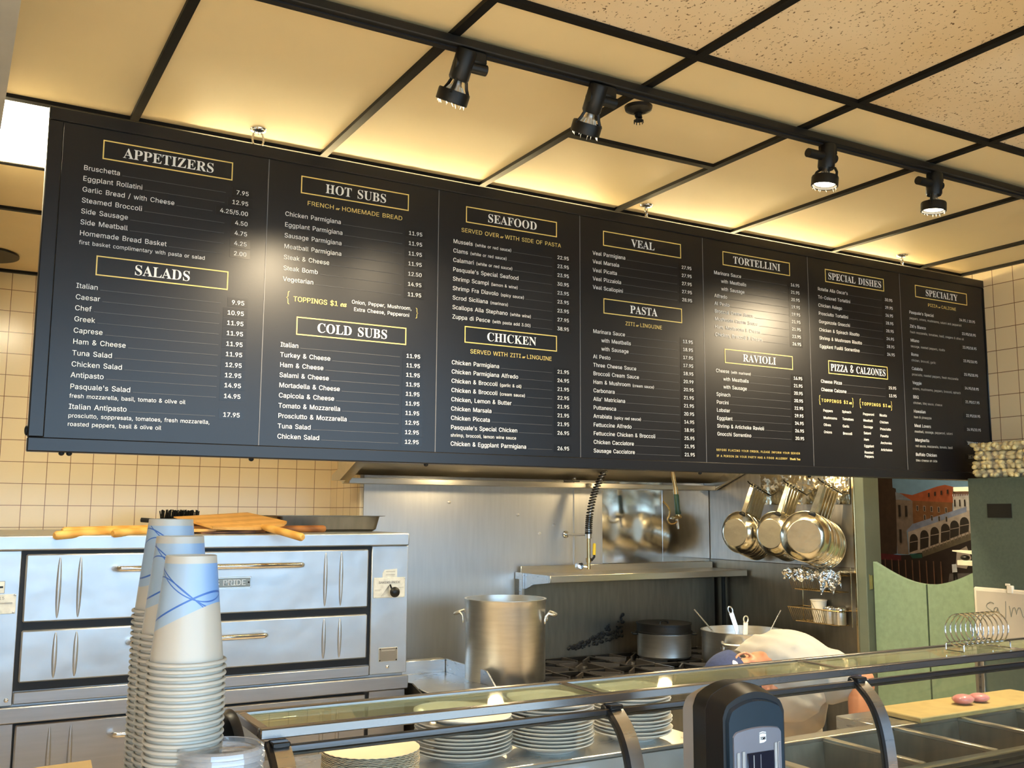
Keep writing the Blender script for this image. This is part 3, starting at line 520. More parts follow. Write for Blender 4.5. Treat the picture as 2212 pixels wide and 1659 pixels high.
def glyph(style, ch):
    k = (style, ch)
    if k not in _tess:
        d = GL[style]
        if ch not in d and ch != ' ' and style: return glyph(0, ch)
        if ch not in d: _tess[k] = (56, [], [])
        else:
            adv, s = d[ch]
            polys = [[tuple(int(v) / 200 for v in p.split()) for p in q.split(',')] for q in s.split(';')]
            flat = [p for q in polys for p in q]
            area2 = lambda q: sum(q[i - 1][0] * q[i][1] - q[i][0] * q[i - 1][1] for i in range(len(q)))
            def inside(p, q):
                c = False
                for i in range(len(q)):
                    a, b = q[i - 1], q[i]
                    if (a[1] > p[1]) != (b[1] > p[1]) and p[0] < (b[0] - a[0]) * (p[1] - a[1]) / (b[1] - a[1]) + a[0]: c = not c
                return c
            big = [q for q in polys if not any(q is not r and abs(area2(r)) > abs(area2(q)) and inside(q[0], r) for r in polys)]
            flat, tris = [], []
            for q in big:
                grp = [q] + [r for r in polys if r not in big and inside(r[0], q)]
                base = len(flat); flat += [p for r in grp for p in r]
                tris += [tuple(base + i for i in t) for t in tessellate_polygon([[Vector((p[0], p[1], 0)) for p in r] for r in grp])]
            _tess[k] = (adv, flat, tris)
    return _tess[k]
def text_w(s, size, style=0, track=0.0):
    return sum(glyph(style, c)[0] / 200 for c in s) * size + track * max(0, len(s) - 1)
def put_text(mb, s, x, z, size, m, style=0, align='L', y=0.0, width=None, bold=0.0, track=0.0, xs=1.0, f=None):
    """letters on the plane y, reading towards +x; f maps (u, v) to a 3-D point for other planes"""
    if width is not None:
        nat = text_w(s, size, style)
        if nat > width or len(s) < 2: xs = width / nat
        else: track = (width - nat) / (len(s) - 1)
    W = text_w(s, size, style) * xs + track * max(0, len(s) - 1)
    if align == 'R': x -= W
    if align == 'C': x -= W / 2
    i = mb.mi(m)
    for ch in s:
        adv, flat, tris = glyph(style, ch)
        for q_, dx in enumerate((-bold, 0, bold) if bold else (0,)):
            vs = []
            for p in flat:
                u, v = x + (p[0] + dx) * size * xs, z + p[1] * size
                vs.append(mb.bm.verts.new(f(u, v) if f else Vector((u, y - .0002 * q_, v))))
            for t in tris:
                try:
                    fc = mb.bm.faces.new([vs[q] for q in t]); fc.material_index = i
                except ValueError: pass
        x += adv / 200 * size * xs + track
    return x

def wb(mb, name, parent, smooth=40):
    """build a part drawn in room coordinates under a thing (or under a part of it)"""
    root = parent
    while root.parent: root = root.parent
    bmesh.ops.translate(mb.bm, verts=mb.bm.verts, vec=-root.location)
    return mb.build(name, parent, smooth)

# ------------------------------------------------------------------ the room
FL = -EYE; CE = 1.205; XR = 4.42; YB = 5.57; YS = 5.10; XJ = 1.966
M['tile_back'] = tile_mat('cream_tile_back', 'X', 0.349, 0.343, 0.1085, 0.1089)
M['tile_side'] = tile_mat('cream_tile_side', 'Y', 2.981, 0.900, 0.108, 0.1092)
M['tile_jog'] = tile_mat('cream_tile_jog', 'Y', 5.57, 0.343, 0.1085, 0.1089)

struct(MB().box(-2.7, 5.8, -6, 5.8, FL - .1, FL, M['floor']).build('floor', smooth=0))
mb = MB()
mb.box(-2.7, XR + .1, 1.928, YB + .2, CE, CE + .06, M['smooth'])
mb.box(-2.7, XR + .1, -2.6, 1.928, CE, CE + .06, M['fissured'])
mb.box(XR + .1, 5.8, 2.6, YB + .2, CE - .25, CE + .06, M['plaster'])
struct(mb.build('ceiling', smooth=0))
mb = MB()
for k in range(-5, 7):
    x = 0.4398 + 0.6097 * k
    mb.box(x - .0125, x + .0125, -2.5, YB - .002, CE - .012, CE + .002, M['tbar'])
for y in (-1.73, -0.51, 0.709, 1.928, 3.150, 4.372):
    mb.box(-2.6, XR, y - .0125, y + .0125, CE - .0123, CE + .001, M['tbar'])
mb.box(1.66, 2.27, 2.548, 2.573, CE - .0121, CE + .001, M['tbar'])
mb.box(-.18, .44, 3.765, 3.79, CE - .0121, CE + .001, M['tbar'])
mb.box(XR - .022, XR, -2.5, YS, CE - .013, CE + .001, M['tbar'])
mb.box(-2.6, XJ, YB - .03, YB, CE - .013, CE + .001, M['tbar'])
struct(mb.build('trim_1', smooth=0))

mb = MB()
mb.box(-2.7, XJ + .02, YB, YB + .1, FL, CE, M['tile_back'])
struct(mb.build('wall_back', smooth=0))
mb = MB()
mb.box(XJ, XJ + .1, YS + .001, YB, FL, CE, M['tile_jog'])
mb.box(XJ + .1, XR + .1, YS, YS + .1, FL, CE, M['tile_jog'])
struct(mb.build('wall_jog', smooth=0))
for y0, y1, z0 in ((-2.6, 2.3, FL), (2.3, 3.13, FL), (3.13, 3.82, 0.62), (3.82, YS + .2, FL)):
    struct(MB().box(XR, XR + .1, y0, y1, z0, CE, M['panelling'] if y0 < 0 else M['tile_side']).build('wall_right', smooth=0))
struct(MB().box(-2.7, -2.6, -2.6, YB + .1, FL, CE, M['plaster']).build('wall_left', smooth=0))
# room behind the swing doors
mb = MB()
mb.box(5.42, 5.5, 2.6, YB + .2, FL, CE, M['plaster'])
mb.box(XR + .1, 5.5, 2.55, 2.65, FL, CE, M['plaster'])
mb.box(XR + .1, 5.5, 5.2, 5.3, FL, CE, M['plaster'])
struct(mb.build('wall_passage', smooth=0))
area('passage_light', (4.95, 3.7, 0.93), (0, 0, 0), 0.3, 0.6, 5, (1, 0.85, 0.62))
# door jamb and edge trim of the partition
mb = MB(); mb.box(4.405, 4.53, 3.812, 3.876, FL, 0.62, M['jamb'], .003)
struct(mb.build('trim_2', smooth=0))
mb = MB(); mb.box(4.402, 4.425, 3.876, 3.892, FL, 0.6, M['brass'], .002)
struct(mb.build('trim_3', smooth=0))
struct(MB().box(-.9, 0.0675, 0.3, YB, 0.95, CE - .0125, M['soffit']).build('trim_4', smooth=0))

# stainless sheets on the cooking-line walls
mb = MB(); mb.box(XJ + .02, 3.345, YS - .008, YS, FL + .1, 0.9, M['wallsteel'], .001)
mb.box(3.345, 3.55, YS - .014, YS - .001, -0.33, 0.9, M['wallsteel'], .001)
mb.box(3.35, XR - .012, YS - .008, YS, FL + .1, 0.9, M['wallsteel'], .001)
mb.box(3.342, 3.348, YS - .016, YS - .008, -0.33, 0.9, M['chrome'])
mb.box(4.02, 4.023, YS - .0095, YS - .008, -0.33, 0.9, M['chrome'])
for (x, z) in ((2.5, .05), (2.95, -.02), (3.1, -.13), (3.2, -.08)):
    mb.ell((x, YS - .008, z), (.012, .003, .009), M['wallsteel'])
struct(mb.build('wall_steel_back', smooth=30))
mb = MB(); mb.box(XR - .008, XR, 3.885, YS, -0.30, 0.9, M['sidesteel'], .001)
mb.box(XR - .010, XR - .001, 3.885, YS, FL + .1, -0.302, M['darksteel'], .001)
struct(mb.build('wall_steel_right', smooth=30))

# ------------------------------------------------------------------ lights of the room
t = thing('ceiling_light_panel', 'square fluorescent ceiling panel glowing beside the left end of the menu board', 'ceiling light', (.132, 3.463, CE))
wb(MB().box(-.158, .418, 3.172, 3.755, CE - .006, CE - .002, M['light']), 'diffuser', t, 0)
t2 = thing('ceiling_light_panel', 'added ceiling fill panel over the range, unseen behind the menu board', 'ceiling light', (3.18, 3.463, CE))  # added fill panel, out of sight; brightens the range and its pots
wb(MB().box(2.897, 3.473, 3.172, 3.755, CE - .006, CE - .002, M['light']), 'diffuser', t2, 0)
mb = MB()
mb.box(-.172, .432, 3.158, 3.172, CE - .010, CE - .001, M['cream']); mb.box(-.172, .432, 3.755, 3.769, CE - .010, CE - .001, M['cream'])
mb.box(-.172, -.158, 3.172, 3.755, CE - .010, CE - .001, M['cream']); mb.box(.418, .432, 3.172, 3.755, CE - .010, CE - .001, M['cream'])
wb(mb, 'light_frame', t, 0)
for k, (x0, x1) in enumerate(((.62, 2.32), (2.52, 4.22))):
    t = thing('strip_light', ('left', 'right')[k] + ' bare tube strip light hung behind the menu board', 'strip light', ((x0 + x1) / 2, 3.33, 1.13), group='strip lights behind the menu board')
    wb(MB().box(x0, x1, 3.33, 3.40, 1.125, 1.165, M['cream'], .004), 'housing', t)
    wb(MB().tube([(x0 + .03, 3.305, 1.125), (x1 - .03, 3.305, 1.125)], .013, M['tube'], 12), 'tube', t)
    mb = MB()
    for x in (x0 + .2, x1 - .2): mb.tube([(x, 3.365, 1.16), (x, 3.365, CE)], .004, M['chrome'], 6)
    wb(mb, 'hanger', t)

# ------------------------------------------------------------------ track lights
t = thing('lighting_track', 'long black lighting track across the ceiling', 'lighting track', (2.2, 2.155, CE))
wb(MB().box(-.45, 4.25, 2.132, 2.178, 1.168, CE - .0125, M['black'], .003), 'rail', t)
mb = MB(); mb.box(-.45, 4.25, 2.148, 2.162, 1.164, 1.169, M['gap'])
wb(mb, 'slot', t)
wb(MB().box(-.35, -.20, 2.125, 2.185, 1.16, CE - .0125, M['black'], .004), 'feed_box', t)

def lamp(label, x, aim, kind, power, yy=2.155, spin=0.0):
    """kind 0: cylinder head on a side arm; kind 1: round gimbal yoke"""
    t = thing('track_lamp', label, 'track light', (x, yy, 1.168), group='track lamps')
    L = Vector((x, yy, 1.168))
    d = Vector(aim).normalized()
    ax = .030 if kind == 0 else .0
    mb = MB(); mb.box(x - .022, x + .03, yy - .018, yy + .018, 1.135, 1.168, M['black'], .004)
    wb(mb, 'adapter', t)
    piv = Vector((x - ax, yy, 1.135))
    T = Matrix.Translation(piv) @ rot_to(d)
    mb = MB(); mb.tube([(x + .035, yy, 1.128), (x - .085 + ax, yy, 1.128)], .0145, M['black'], 14)
    wb(mb, 'pivot', t)
    mb = MB(); mb.lathe([(.001, -.034), (.024, -.034), (.0265, -.029), (.0265, .040), (.0235, .046), (.015, .046)], M['black'], 28, T, True, True)
    wb(mb, 'socket_head', t)
    mb = MB(); mb.lathe([(.011, .045), (.013, .056), (.017, .062), (.026, .078), (.034, .092)], M['alu'], 28, T)
    b = wb(mb, 'bulb', t)
    mb = MB()
    for k in range(14):
        a = 2 * PI * k / 14; u = Vector((math.cos(a), math.sin(a), 0))
        mb.tube([T @ (u * .0165 + Vector((0, 0, .061))), T @ (u * .0275 + Vector((0, 0, .079)))], .0016, M['label'], 5)
    wb(mb, 'bulb_fin', b)
    mb = MB(); mb.lathe([(.0005, .0905), (.02, .0915), (.0325, .0945)], M['bulb'], 28, T)
    wb(mb, 'bulb_face', b, 60)
    mb = MB(); mb.lathe([(.037, .072), (.0405, .072), (.042, .076), (.042, .102), (.0395, .104), (.0375, .102), (.037, .074)], M['black'], 32, T)
    wb(mb, 'rim', t)
    for k in range(3 if kind == 0 else 2):
        a = spin + 2 * PI * k / (3 if kind == 0 else 2)
        u = Vector((math.cos(a), math.sin(a), 0))
        if kind == 0: pts = [T @ (u * .022 + Vector((0, 0, .042))), T @ (u * .029 + Vector((0, 0, .060))), T @ (u * .041 + Vector((0, 0, .080)))]
        else: pts = [T @ (u * .018 + Vector((0, 0, .044))), T @ (u * .034 + Vector((0, 0, .050))), T @ (u * .042 + Vector((0, 0, .064))), T @ (u * .0415 + Vector((0, 0, .085)))]
        wb(MB().tube(pts, .0042, M['black'], 6), 'yoke_arm', t)
    # dust fibres hanging off the rim
    mb = MB(); rnd = random.Random(int(x * 100))
    for k in range(16):
        a = 2 * PI * k / 16 + rnd.uniform(-.2, .2); p = T @ Vector((.036 * math.cos(a), .036 * math.sin(a), .104))
        mb.tube([p, p + Vector((rnd.uniform(-.004, .004), rnd.uniform(-.004, .004), -rnd.uniform(.004, .012)))], [.0010, .0004], M['label'], 4)
    wb(mb, 'dust', t)
    ld = bpy.data.lights.new('lamp_beam', 'SPOT'); ld.energy = power; ld.color = (1, .80, .52); ld.spot_size = math.radians(105); ld.spot_blend = .8; ld.shadow_soft_size = .028
    lo = bpy.data.objects.new('lamp_beam', ld); C.objects.link(lo); lo.parent = t
    lo.matrix_local = Matrix.Translation(T @ Vector((0, 0, .108)) - L) @ rot_to(d) @ Matrix.Rotation(PI, 4, 'X')
    return t
lamp('dusty track lamp farthest left, its head tilted to the left', 1.112, (-.10, .46, -.88), 0, 85, spin=.5)
lamp('dusty track lamp second from left, above the SEAFOOD heading and beside the sprinkler', 1.52, (-.01, .52, -.86), 0, 22, spin=.9)
lamp('track lamp with open round yoke and a glowing bulb, third from left', 2.385, (-.10, .06, -.99), 1, 30, spin=.35)
lamp('track lamp with a glowing bulb nearest the right wall', 2.905, (-.05, .05, -.99), 1, 30, spin=1.1)
lamp('track lamp at the right end of the track, just past the frame', 3.78, (-.42, .38, -.82), 0, 110, spin=.2)

t = thing('fire_sprinkler', 'small black fire sprinkler in the ceiling beside the track', 'sprinkler', (1.735, 2.285, CE))
mb = MB(); mb.lathe([(.001, 0), (.042, 0), (.040, -.010), (.024, -.018), (.012, -.02)], M['black'], 28, Matrix.Translation((0, 0, 0)))
mb.build('escutcheon', t)
mb = MB(); mb.lathe([(.010, -.018), (.010, -.034), (.003, -.036)], M['black'], 14)
for s_ in (-1, 1): mb.tube([(.008 * s_, 0, -.02), (.012 * s_, 0, -.032), (.003 * s_, 0, -.042)], .0022, M['black'], 6)
mb.build('nozzle', t)
mb = MB(); mb.lathe([(.001, -.042), (.015, -.043), (.014, -.0445), (.001, -.0445)], M['black'], 16)
for k in range(9):
    a = 2 * PI * k / 9; mb.tube([(.013 * math.cos(a), .013 * math.sin(a), -.044), (.014 * math.cos(a), .014 * math.sin(a), -.052)], .0016, M['black'], 4)
mb.build('deflector', t)

t = thing('flue_pipe', 'dark oven flue pipe with a flat collar at the ceiling', 'flue pipe', (.085, 5.24, CE))
mb = MB(); mb.lathe([(.07, -.003), (.165, -.003), (.165, -.012), (.085, -.022), (.07, -.022)], M['black'], 40); mb.build('collar', t)
mb = MB(); mb.lathe([(.075, -.004), (.075, -1.34)], M['alu'], 36); mb.build('pipe', t)

# ------------------------------------------------------------------ the menu board
BY = 3.04; FY = BY - .004; TY = FY - .0012
board = thing('menu_board', 'wide black menu board of seven lettered panels hung from the ceiling', 'menu board', (2.326, BY, .157))
def rail(x0, x1, z0, z1): wb(MB().box(x0, x1, BY - .010, BY + .03, z0, z1, M['boardframe'], .003), 'frame_rail', board)
rail(.195, 4.457, 1.111, 1.150); rail(.195, 4.457, .157, .197); rail(.195, .236, .1972, 1.1108); rail(4.416, 4.457, .1972, 1.1108)
PX = [.2362, .835, 1.434, 2.022, 2.620, 3.212, 3.806, 4.4158]
HT = dict(APPETIZERS=.265, SALADS=.17, **{'HOT SUBS': .215, 'COLD SUBS': .243, 'SPECIAL DISHES': .345, 'PIZZA & CALZONES': .352}, SEAFOOD=.207, CHICKEN=.204, VEAL=.113, PASTA=.132, TORTELLINI=.266, RAVIOLI=.185, SPECIALTY=.234)
SZ = .0285
def seq(z0, z1, n): return [z0 + (z1 - z0) * i / (n - 1) for i in range(n)]
def items(z0, z1, rows): return list(zip(seq(z0, z1, len(rows)), rows))
SECT = [
 [('APPETIZERS', 1.049, None, items(.985, .790, [('Bruschetta', '7.95'), ('Eggplant Rollatini', '12.95'), ('Garlic Bread / with Cheese', '4.25/5.00'), ('Steamed Broccoli', '4.50'), ('Side Sausage', '4.75'), ('Side Meatball', '4.25'), ('Homemade Bread Basket', '2.00')]), [(.762, 'first basket complimentary with pasta or salad')]),
  ('SALADS', .700, None, list(zip([.635, .602, .570, .538, .505, .473, .440, .408, .377, .344, .287], [('Italian', '9.95'), ('Caesar', '10.95'), ('Chef', '11.95'), ('Greek', '11.95'), ('Caprese', '11.95'), ('Ham & Cheese', '11.95'), ('Tuna Salad', '12.95'), ('Chicken Salad', '12.95'), ('Antipasto', '14.95'), ("Pasquale's Salad", '14.95'), ('Italian Antipasto', '17.95')])), [(.317, 'fresh mozzarella, basil, tomato & olive oil'), (.261, 'prosciutto, soppresata, tomatoes, fresh mozzarella,'), (.237, 'roasted peppers, basil & olive oil')])],
 [('HOT SUBS', 1.046, (.987, 'FRENCH or HOMEMADE BREAD', .335), items(.941, .728, [('Chicken Parmigiana', '11.95'), ('Eggplant Parmigiana', '11.95'), ('Sausage Parmigiana', '11.95'), ('Meatball Parmigiana', '11.95'), ('Steak & Cheese', '12.50'), ('Steak Bomb', '14.95'), ('Vegetarian', '11.95')]), []),
  ('COLD SUBS', .5815, None, items(.517, .228, [('Italian', '11.95'), ('Turkey & Cheese', '11.95'), ('Ham & Cheese', '11.95'), ('Salami & Cheese', '11.95'), ('Mortadella & Cheese', '11.95'), ('Capicola & Cheese', '11.95'), ('Tomato & Mozzarella', '11.95'), ('Prosciutto & Mozzarella', '12.95'), ('Tuna Salad', '12.95'), ('Chicken Salad', '12.95')]), [])],
 [('SEAFOOD', 1.040, (.981, 'SERVED OVER or WITH SIDE OF PASTA', .416), items(.936, .668, [('Mussels |(white or red sauce)', '22.95'), ('Clams |(white or red sauce)', '23.95'), ('Calamari |(white or red sauce)', '23.95'), ("Pasquale's Special Seafood", '30.95'), ('Shrimp Scampi |(lemon & wine)', '23.95'), ('Shrimp Fra Diavolo |(spicy sauce)', '23.95'), ('Scrod Siciliana |(marinara)', '23.95'), ('Scallops Alla Stephano |(white wine)', '27.95'), ('Zuppa di Pesce |(with pasta add 3.00)', '38.95')]), []),
  ('CHICKEN', .610, (.552, 'SERVED WITH ZITI or LINGUINE', .336), items(.508, .284, [('Chicken Parmigiana', '21.95'), ('Chicken Parmigiana Alfredo', '24.95'), ('Chicken & Broccoli |(garlic & oil)', '21.95'), ('Chicken & Broccoli |(cream sauce)', '22.95'), ('Chicken, Lemon & Butter', '21.95'), ('Chicken Marsala', '21.95'), ('Chicken Piccata', '21.95'), ("Pasquale's Special Chicken", '26.95')]) + [(.228, ('Chicken & Eggplant Parmigiana', '26.95'))], [(.257, 'shrimp, broccoli, lemon wine sauce')])],
 [('VEAL', 1.038, None, items(.974, .842, [('Veal Parmigiana', '27.95'), ('Veal Marsala', '27.95'), ('Veal Picatta', '27.95'), ('Veal Pizzaiola', '27.95'), ('Veal Scallopini', '28.95')]), []),
  ('PASTA', .7745, (.717, 'ZITI or LINGUINE', .178), items(.673, .225, [('Marinara Sauce', '13.95'), ('   with Meatballs', '18.95'), ('   with Sausage', '17.95'), ('Al Pesto', '17.95'), ('Three Cheese Sauce', '18.95'), ('Broccoli Cream Sauce', '20.99'), ('Ham & Mushroom |(cream sauce)', '20.95'), ('Carbonara', '21.95'), ("Alla' Matriciana", '21.95'), ('Puttanesca', '20.95'), ('Arrabiata |(spicy red sauce)', '14.95'), ('Fettuccine Alfredo', '18.95'), ('Fettuccine Chicken & Broccoli', '25.95'), ('Chicken Cacciatore', '21.95'), ('Sausage Cacciatore', '21.95')]), [])],
 [('TORTELLINI', 1.040, None, items(.974, .717, [('Marinara Sauce', '16.95'), ('   with Meatballs', '21.95'), ('   with Sausage', '20.95'), ('Alfredo', '19.95'), ('Al Pesto', '19.95'), ('Broccoli Cream Sauce', '21.95'), ('Mushroom Cream Sauce', '21.95'), ('Ham, Mushroom & Cream', '23.95'), ('Chicken, Broccoli & Cream', '26.95')]), []),
  ('RAVIOLI', .6325, None, items(.569, .313, [('Cheese |(with marinara)', '16.95'), ('   with Meatballs', '21.95'), ('   with Sausage', '20.95'), ('Spinach', '20.95'), ('Porcini', '22.95'), ('Lobster', '29.95'), ('Eggplant', '24.95'), ('Shrimp & Artichoke Ravioli', '26.95'), ('Gnocchi Sorrentino', '20.95')]), [])],
 [('SPECIAL DISHES', 1.041, None, items(.975, .721, [("Rotelle Alla Oscar's", '30.95'), ('Tri-Colored Tortellini', '29.95'), ('Chicken Asiago', '26.95'), ('Prosciutto Tortellini', '28.95'), ('Gorgonzola Gnocchi', '28.95'), ('Chicken & Spinach Risotto', '24.95'), ('Shrimp & Mushroom Risotto', '28.95'), ('Eggplant Fusilli Sorrentino', '24.95')]), []),
  ('PIZZA & CALZONES', .6325, None, [(.567, ('Cheese Pizza', '15.95')), (.531, ('Cheese Calzone', '13.95'))], [])],
 [('SPECIALTY', 1.040, (.982, 'PIZZA or CALZONE', .207), items(.934, .270, [("Pasquale's Special", '24.95 / 20.95'), ("Ziti's Bianco", '23.95/18.95'), ('Milano', '23.95/18.95'), ('Roma', '23.95/18.95'), ('Calabria', '25.95/20.95'), ('Veggie', '24.95/18.95'), ('BBQ', '21.95/17.95'), ('Hawaiian', '22.95/18.95'), ('Meat Lovers', '26.95/20.95'), ('Margherita', '23.95/18.95'), ('Buffalo Chicken', '25.95/20.95')]),
   list(zip(seq(.906, .243, 11), ['peppers, onions, mushrooms, salami and pepperoni', 'fresh mozzarella, tomatoes, basil, oregano & olive oil', 'sausage, roasted peppers, ricotta', 'chicken, broccoli, garlic', 'prosciutto, roasted peppers, fresh mozzarella', 'onions, mushrooms, peppers, broccoli, spinach', 'chicken, bbq sauce, cheese', 'ham & pineapple', 'meatball, sausage, pepperoni, salami', 'red sauce, mozzarella, tomato, basil', 'bleu cheese on side'])))],
]
def mixed(mb, s, x, z, size, m, width):
    """caps with a small italic 'or'"""
    a, b = s.split(' or ')
    gap = size * .18; so = size * .72
    nat = text_w(a, size) + text_w(b, size) + text_w('or', so, 2) + 2 * gap
    k = width / nat
    x0 = x - width / 2
    x0 = put_text(mb, a, x0, z, size, m, 0, y=TY, xs=k) + gap * k
    x0 = put_text(mb, 'or', x0, z, so, m, 2, y=TY, xs=k, bold=.01) + gap * k
    put_text(mb, b, x0, z, size, m, 0, y=TY, xs=k)
def brace(mb, x, z, h, m, flip=1):
    pts = [(.26, 1), (.17, .985), (.125, .93), (.12, .62), (.09, .54), (0, .5), (.09, .46), (.12, .38), (.125, .07), (.17, .015), (.26, 0)]
    th = [.02, .035, .05, .05, .04, .02, .04, .05, .05, .035, .02]
    i = mb.mi(m); prev = None
    for (u, v), t in zip(pts, th):
        a = mb.bm.verts.new((x + flip * u * h, TY, z + v * h)); b = mb.bm.verts.new((x + flip * (u + t) * h, TY, z + v * h + (.0 if .1 < v < .9 else (-t * h if v > .5 else t * h))))
        if prev: f_ = mb.bm.faces.new((prev[0], prev[1], b, a)); f_.material_index = i
        prev = (a, b)
for pi_, secs in enumerate(SECT):
    a, b = PX[pi_], PX[pi_ + 1]
    mb = MB(); mb.box(a + .0004, b - .0004, FY, BY + .012, .1974, 1.1106, M['board'])
    if pi_: mb.box(a + .0002, a + .0026, FY - .0007, FY + .002, .1974, 1.1106, M['seam'])
    pn = wb(mb, 'panel', board, 0)
    let = MB()
    cx = a + .297
    for (head, hz, sub, rows, notes) in secs:
        hw = .379 / 2; hh = .0585 / 2; th = .0034
        fr = MB()
        for (p, q, r, s_) in ((cx - hw, cx + hw, hz + hh - th, hz + hh), (cx - hw, cx + hw, hz - hh, hz - hh + th), (cx - hw, cx - hw + th, hz - hh + th, hz + hh - th), (cx + hw - th, cx + hw, hz - hh + th, hz + hh - th)):
            fr.box(p, q, TY, TY + .001, r, s_, M['gold'])
        wb(fr, 'heading_frame', pn, 0)
        hd = MB()
        put_text(hd, head, cx - HT[head] / 2, hz - .0152, .066, M['white'], 1, y=TY, width=HT[head], xs=.95)
        wb(hd, 'heading_lettering', pn, 0)
        if sub: mixed(let, sub[1], cx, sub[0] - .0072, SZ, M['gold'], sub[2])
        for z, (nm, pr) in rows:
            x = a + .058; bz = z - .0073
            parts = nm.split('|')
            nm0 = parts[0]
            while nm0.startswith(' '): x += .0125; nm0 = nm0[1:]
            small = SZ if pi_ < 6 else SZ * .97
            e = put_text(let, nm0, x, bz, small, M['white'], 0, y=TY, bold=.004 if pi_ in (1, 2, 3) else .002)
            if len(parts) > 1: e = put_text(let, parts[1], e, bz, SZ * .76, M['white'], 0, y=TY, bold=.003)
            right = a + .540
            pw = text_w(pr, .0262)
            if pi_ < 6 and e + .02 < right - pw - .025: let.box(e + .006, right - max(pw, .05) - .022, TY, TY + .0008, bz, bz + .0012, M['dots'])
            st = MB(); st.box(right - pw - .012, right + .010, FY - .0006, FY + .001, bz - .0072, bz + .0212, M['sticker'])
            put_text(st, pr, right, bz, .0262 if pi_ < 6 else .0250, M['white'], 0, 'R', y=TY, bold=.010 if pi_ < 6 else .004)
            wb(st, 'price_sticker', pn, 0)
        for z, s_ in notes:
            put_text(let, s_, a + .058, z - .0055, SZ * (.80 if pi_ == 0 else .76), M['white'] if pi_ < 6 else M['label'], 0, y=TY)
    if pi_ == 1:
        brace(let, a + .071, .648, .042, M['gold']); brace(let, a + .529, .647, .036, M['gold'], -1)
        e = put_text(let, 'TOPPINGS $1', a + .094, .659, .0315, M['gold'], y=TY, width=.150, bold=.012)
        put_text(let, 'ea', e + .008, .659, .036, M['gold'], 2, y=TY, bold=.01)
        put_text(let, 'Onion, Pepper, Mushroom,', a + .397, .673, .024, M['white'], 0, 'C', y=TY, bold=.003)
        put_text(let, 'Extra Cheese, Pepperoni', a + .397, .649, .024, M['white'], 0, 'C', y=TY, bold=.003)
    if pi_ == 4:
        put_text(let, 'BEFORE PLACING YOUR ORDER, PLEASE INFORM YOUR SERVER', a + .053, .2445, .0165, M['gold'], y=TY, width=.459)
        e = put_text(let, 'IF A PERSON IN YOUR PARTY HAS A ', a + .053, .2205, .0165, M['gold'], y=TY, width=.268)
        e = put_text(let, 'FOOD ALLERGY', e, .2205, .0165, M['gold'], y=TY, width=.116, bold=.012)
        put_text(let, 'Thank You', a + .513, .2205, .0185, M['gold'], 1, 'R', y=TY)
    if pi_ == 5:
        for n_, x_ in (('2', .051), ('3', .302)):
            brace(let, a + x_ - .010, .463, .042, M['gold'])
            e = put_text(let, 'TOPPINGS $' + n_, a + x_ + .006, .4765, .027, M['gold'], y=TY, width=.165, bold=.012)
            e = put_text(let, 'ea', e + .004, .4765, .028, M['gold'], 2, y=TY, bold=.012)
            brace(let, e + .012, .463, .042, M['gold'], -1)
        for x_, z0, z1, ws in ((.066, .440, .347, ('Peppers', 'Mushrooms', 'Olives', 'Onions')), (.182, .441, .346, ('Spinach', 'Tomatoes', 'Garlic', 'Broccoli')), (.313, .438, .268, ('Pepperoni', 'Meatball', 'Sausage', 'Salami', 'Ham', 'Eggplant', 'Roasted')), (.420, .438, .283, ('Ricotta', 'Chicken', 'Prosciutto', 'Panetta', 'Anchovies', 'Artichokes'))):
            for z, s_ in zip(seq(z0, z1, len(ws)), ws): put_text(let, s_, a + x_, z - .0055, .0215, M['white'], y=TY, bold=.003)
        put_text(let, 'Peppers', a + .313, .2445, .0215, M['white'], y=TY, bold=.003)
    wb(let, 'menu_lettering', pn, 0)
# chains, hooks and clips
for x, y, n_ in ((.800, 3.045, 1), (2.345, 3.045, 3), (3.845, 3.045, 3)):
    mb = MB(); mb.lathe([(.001, 0), (.026, 0), (.024, -.0035), (.001, -.0045)], M['chrome'], 22, Matrix.Translation((x, y, CE - .0004)))
    mb.ell((x, y, CE - .004), (.019, .015, .003), M['gap'])
    pl = wb(mb, 'ceiling_plate', board)
    mb = MB(); mb.tube([(x, y, CE), (x, y, CE - .016)], .0022, M['chrome'], 8)
    step = .046 / n_
    for k in range(n_):
        c = CE - .010 - step * (k + .5); rr = step * .62
        q = [(x + (rr * .62 * math.cos(a) if k % 2 == 0 else 0), y + (0 if k % 2 == 0 else rr * .62 * math.cos(a)), c + rr * math.sin(a)) for a in [2 * PI * i / 18 for i in range(18)]]
        mb.tube(q, .0024 if n_ > 1 else .0032, M['chrome'], 7, closed=True)
    wb(mb, 'hanging_chain', board)
mb = MB()
for x in (.285, .305, .82, 1.41, 2.6, 3.2): mb.ell((x, BY + .012, .155), (.008, .008, .007), M['black'])
mb.ell((.193, BY + .01, .215), (.006, .008, .014), M['black'])
wb(mb, 'edge_clip', board)

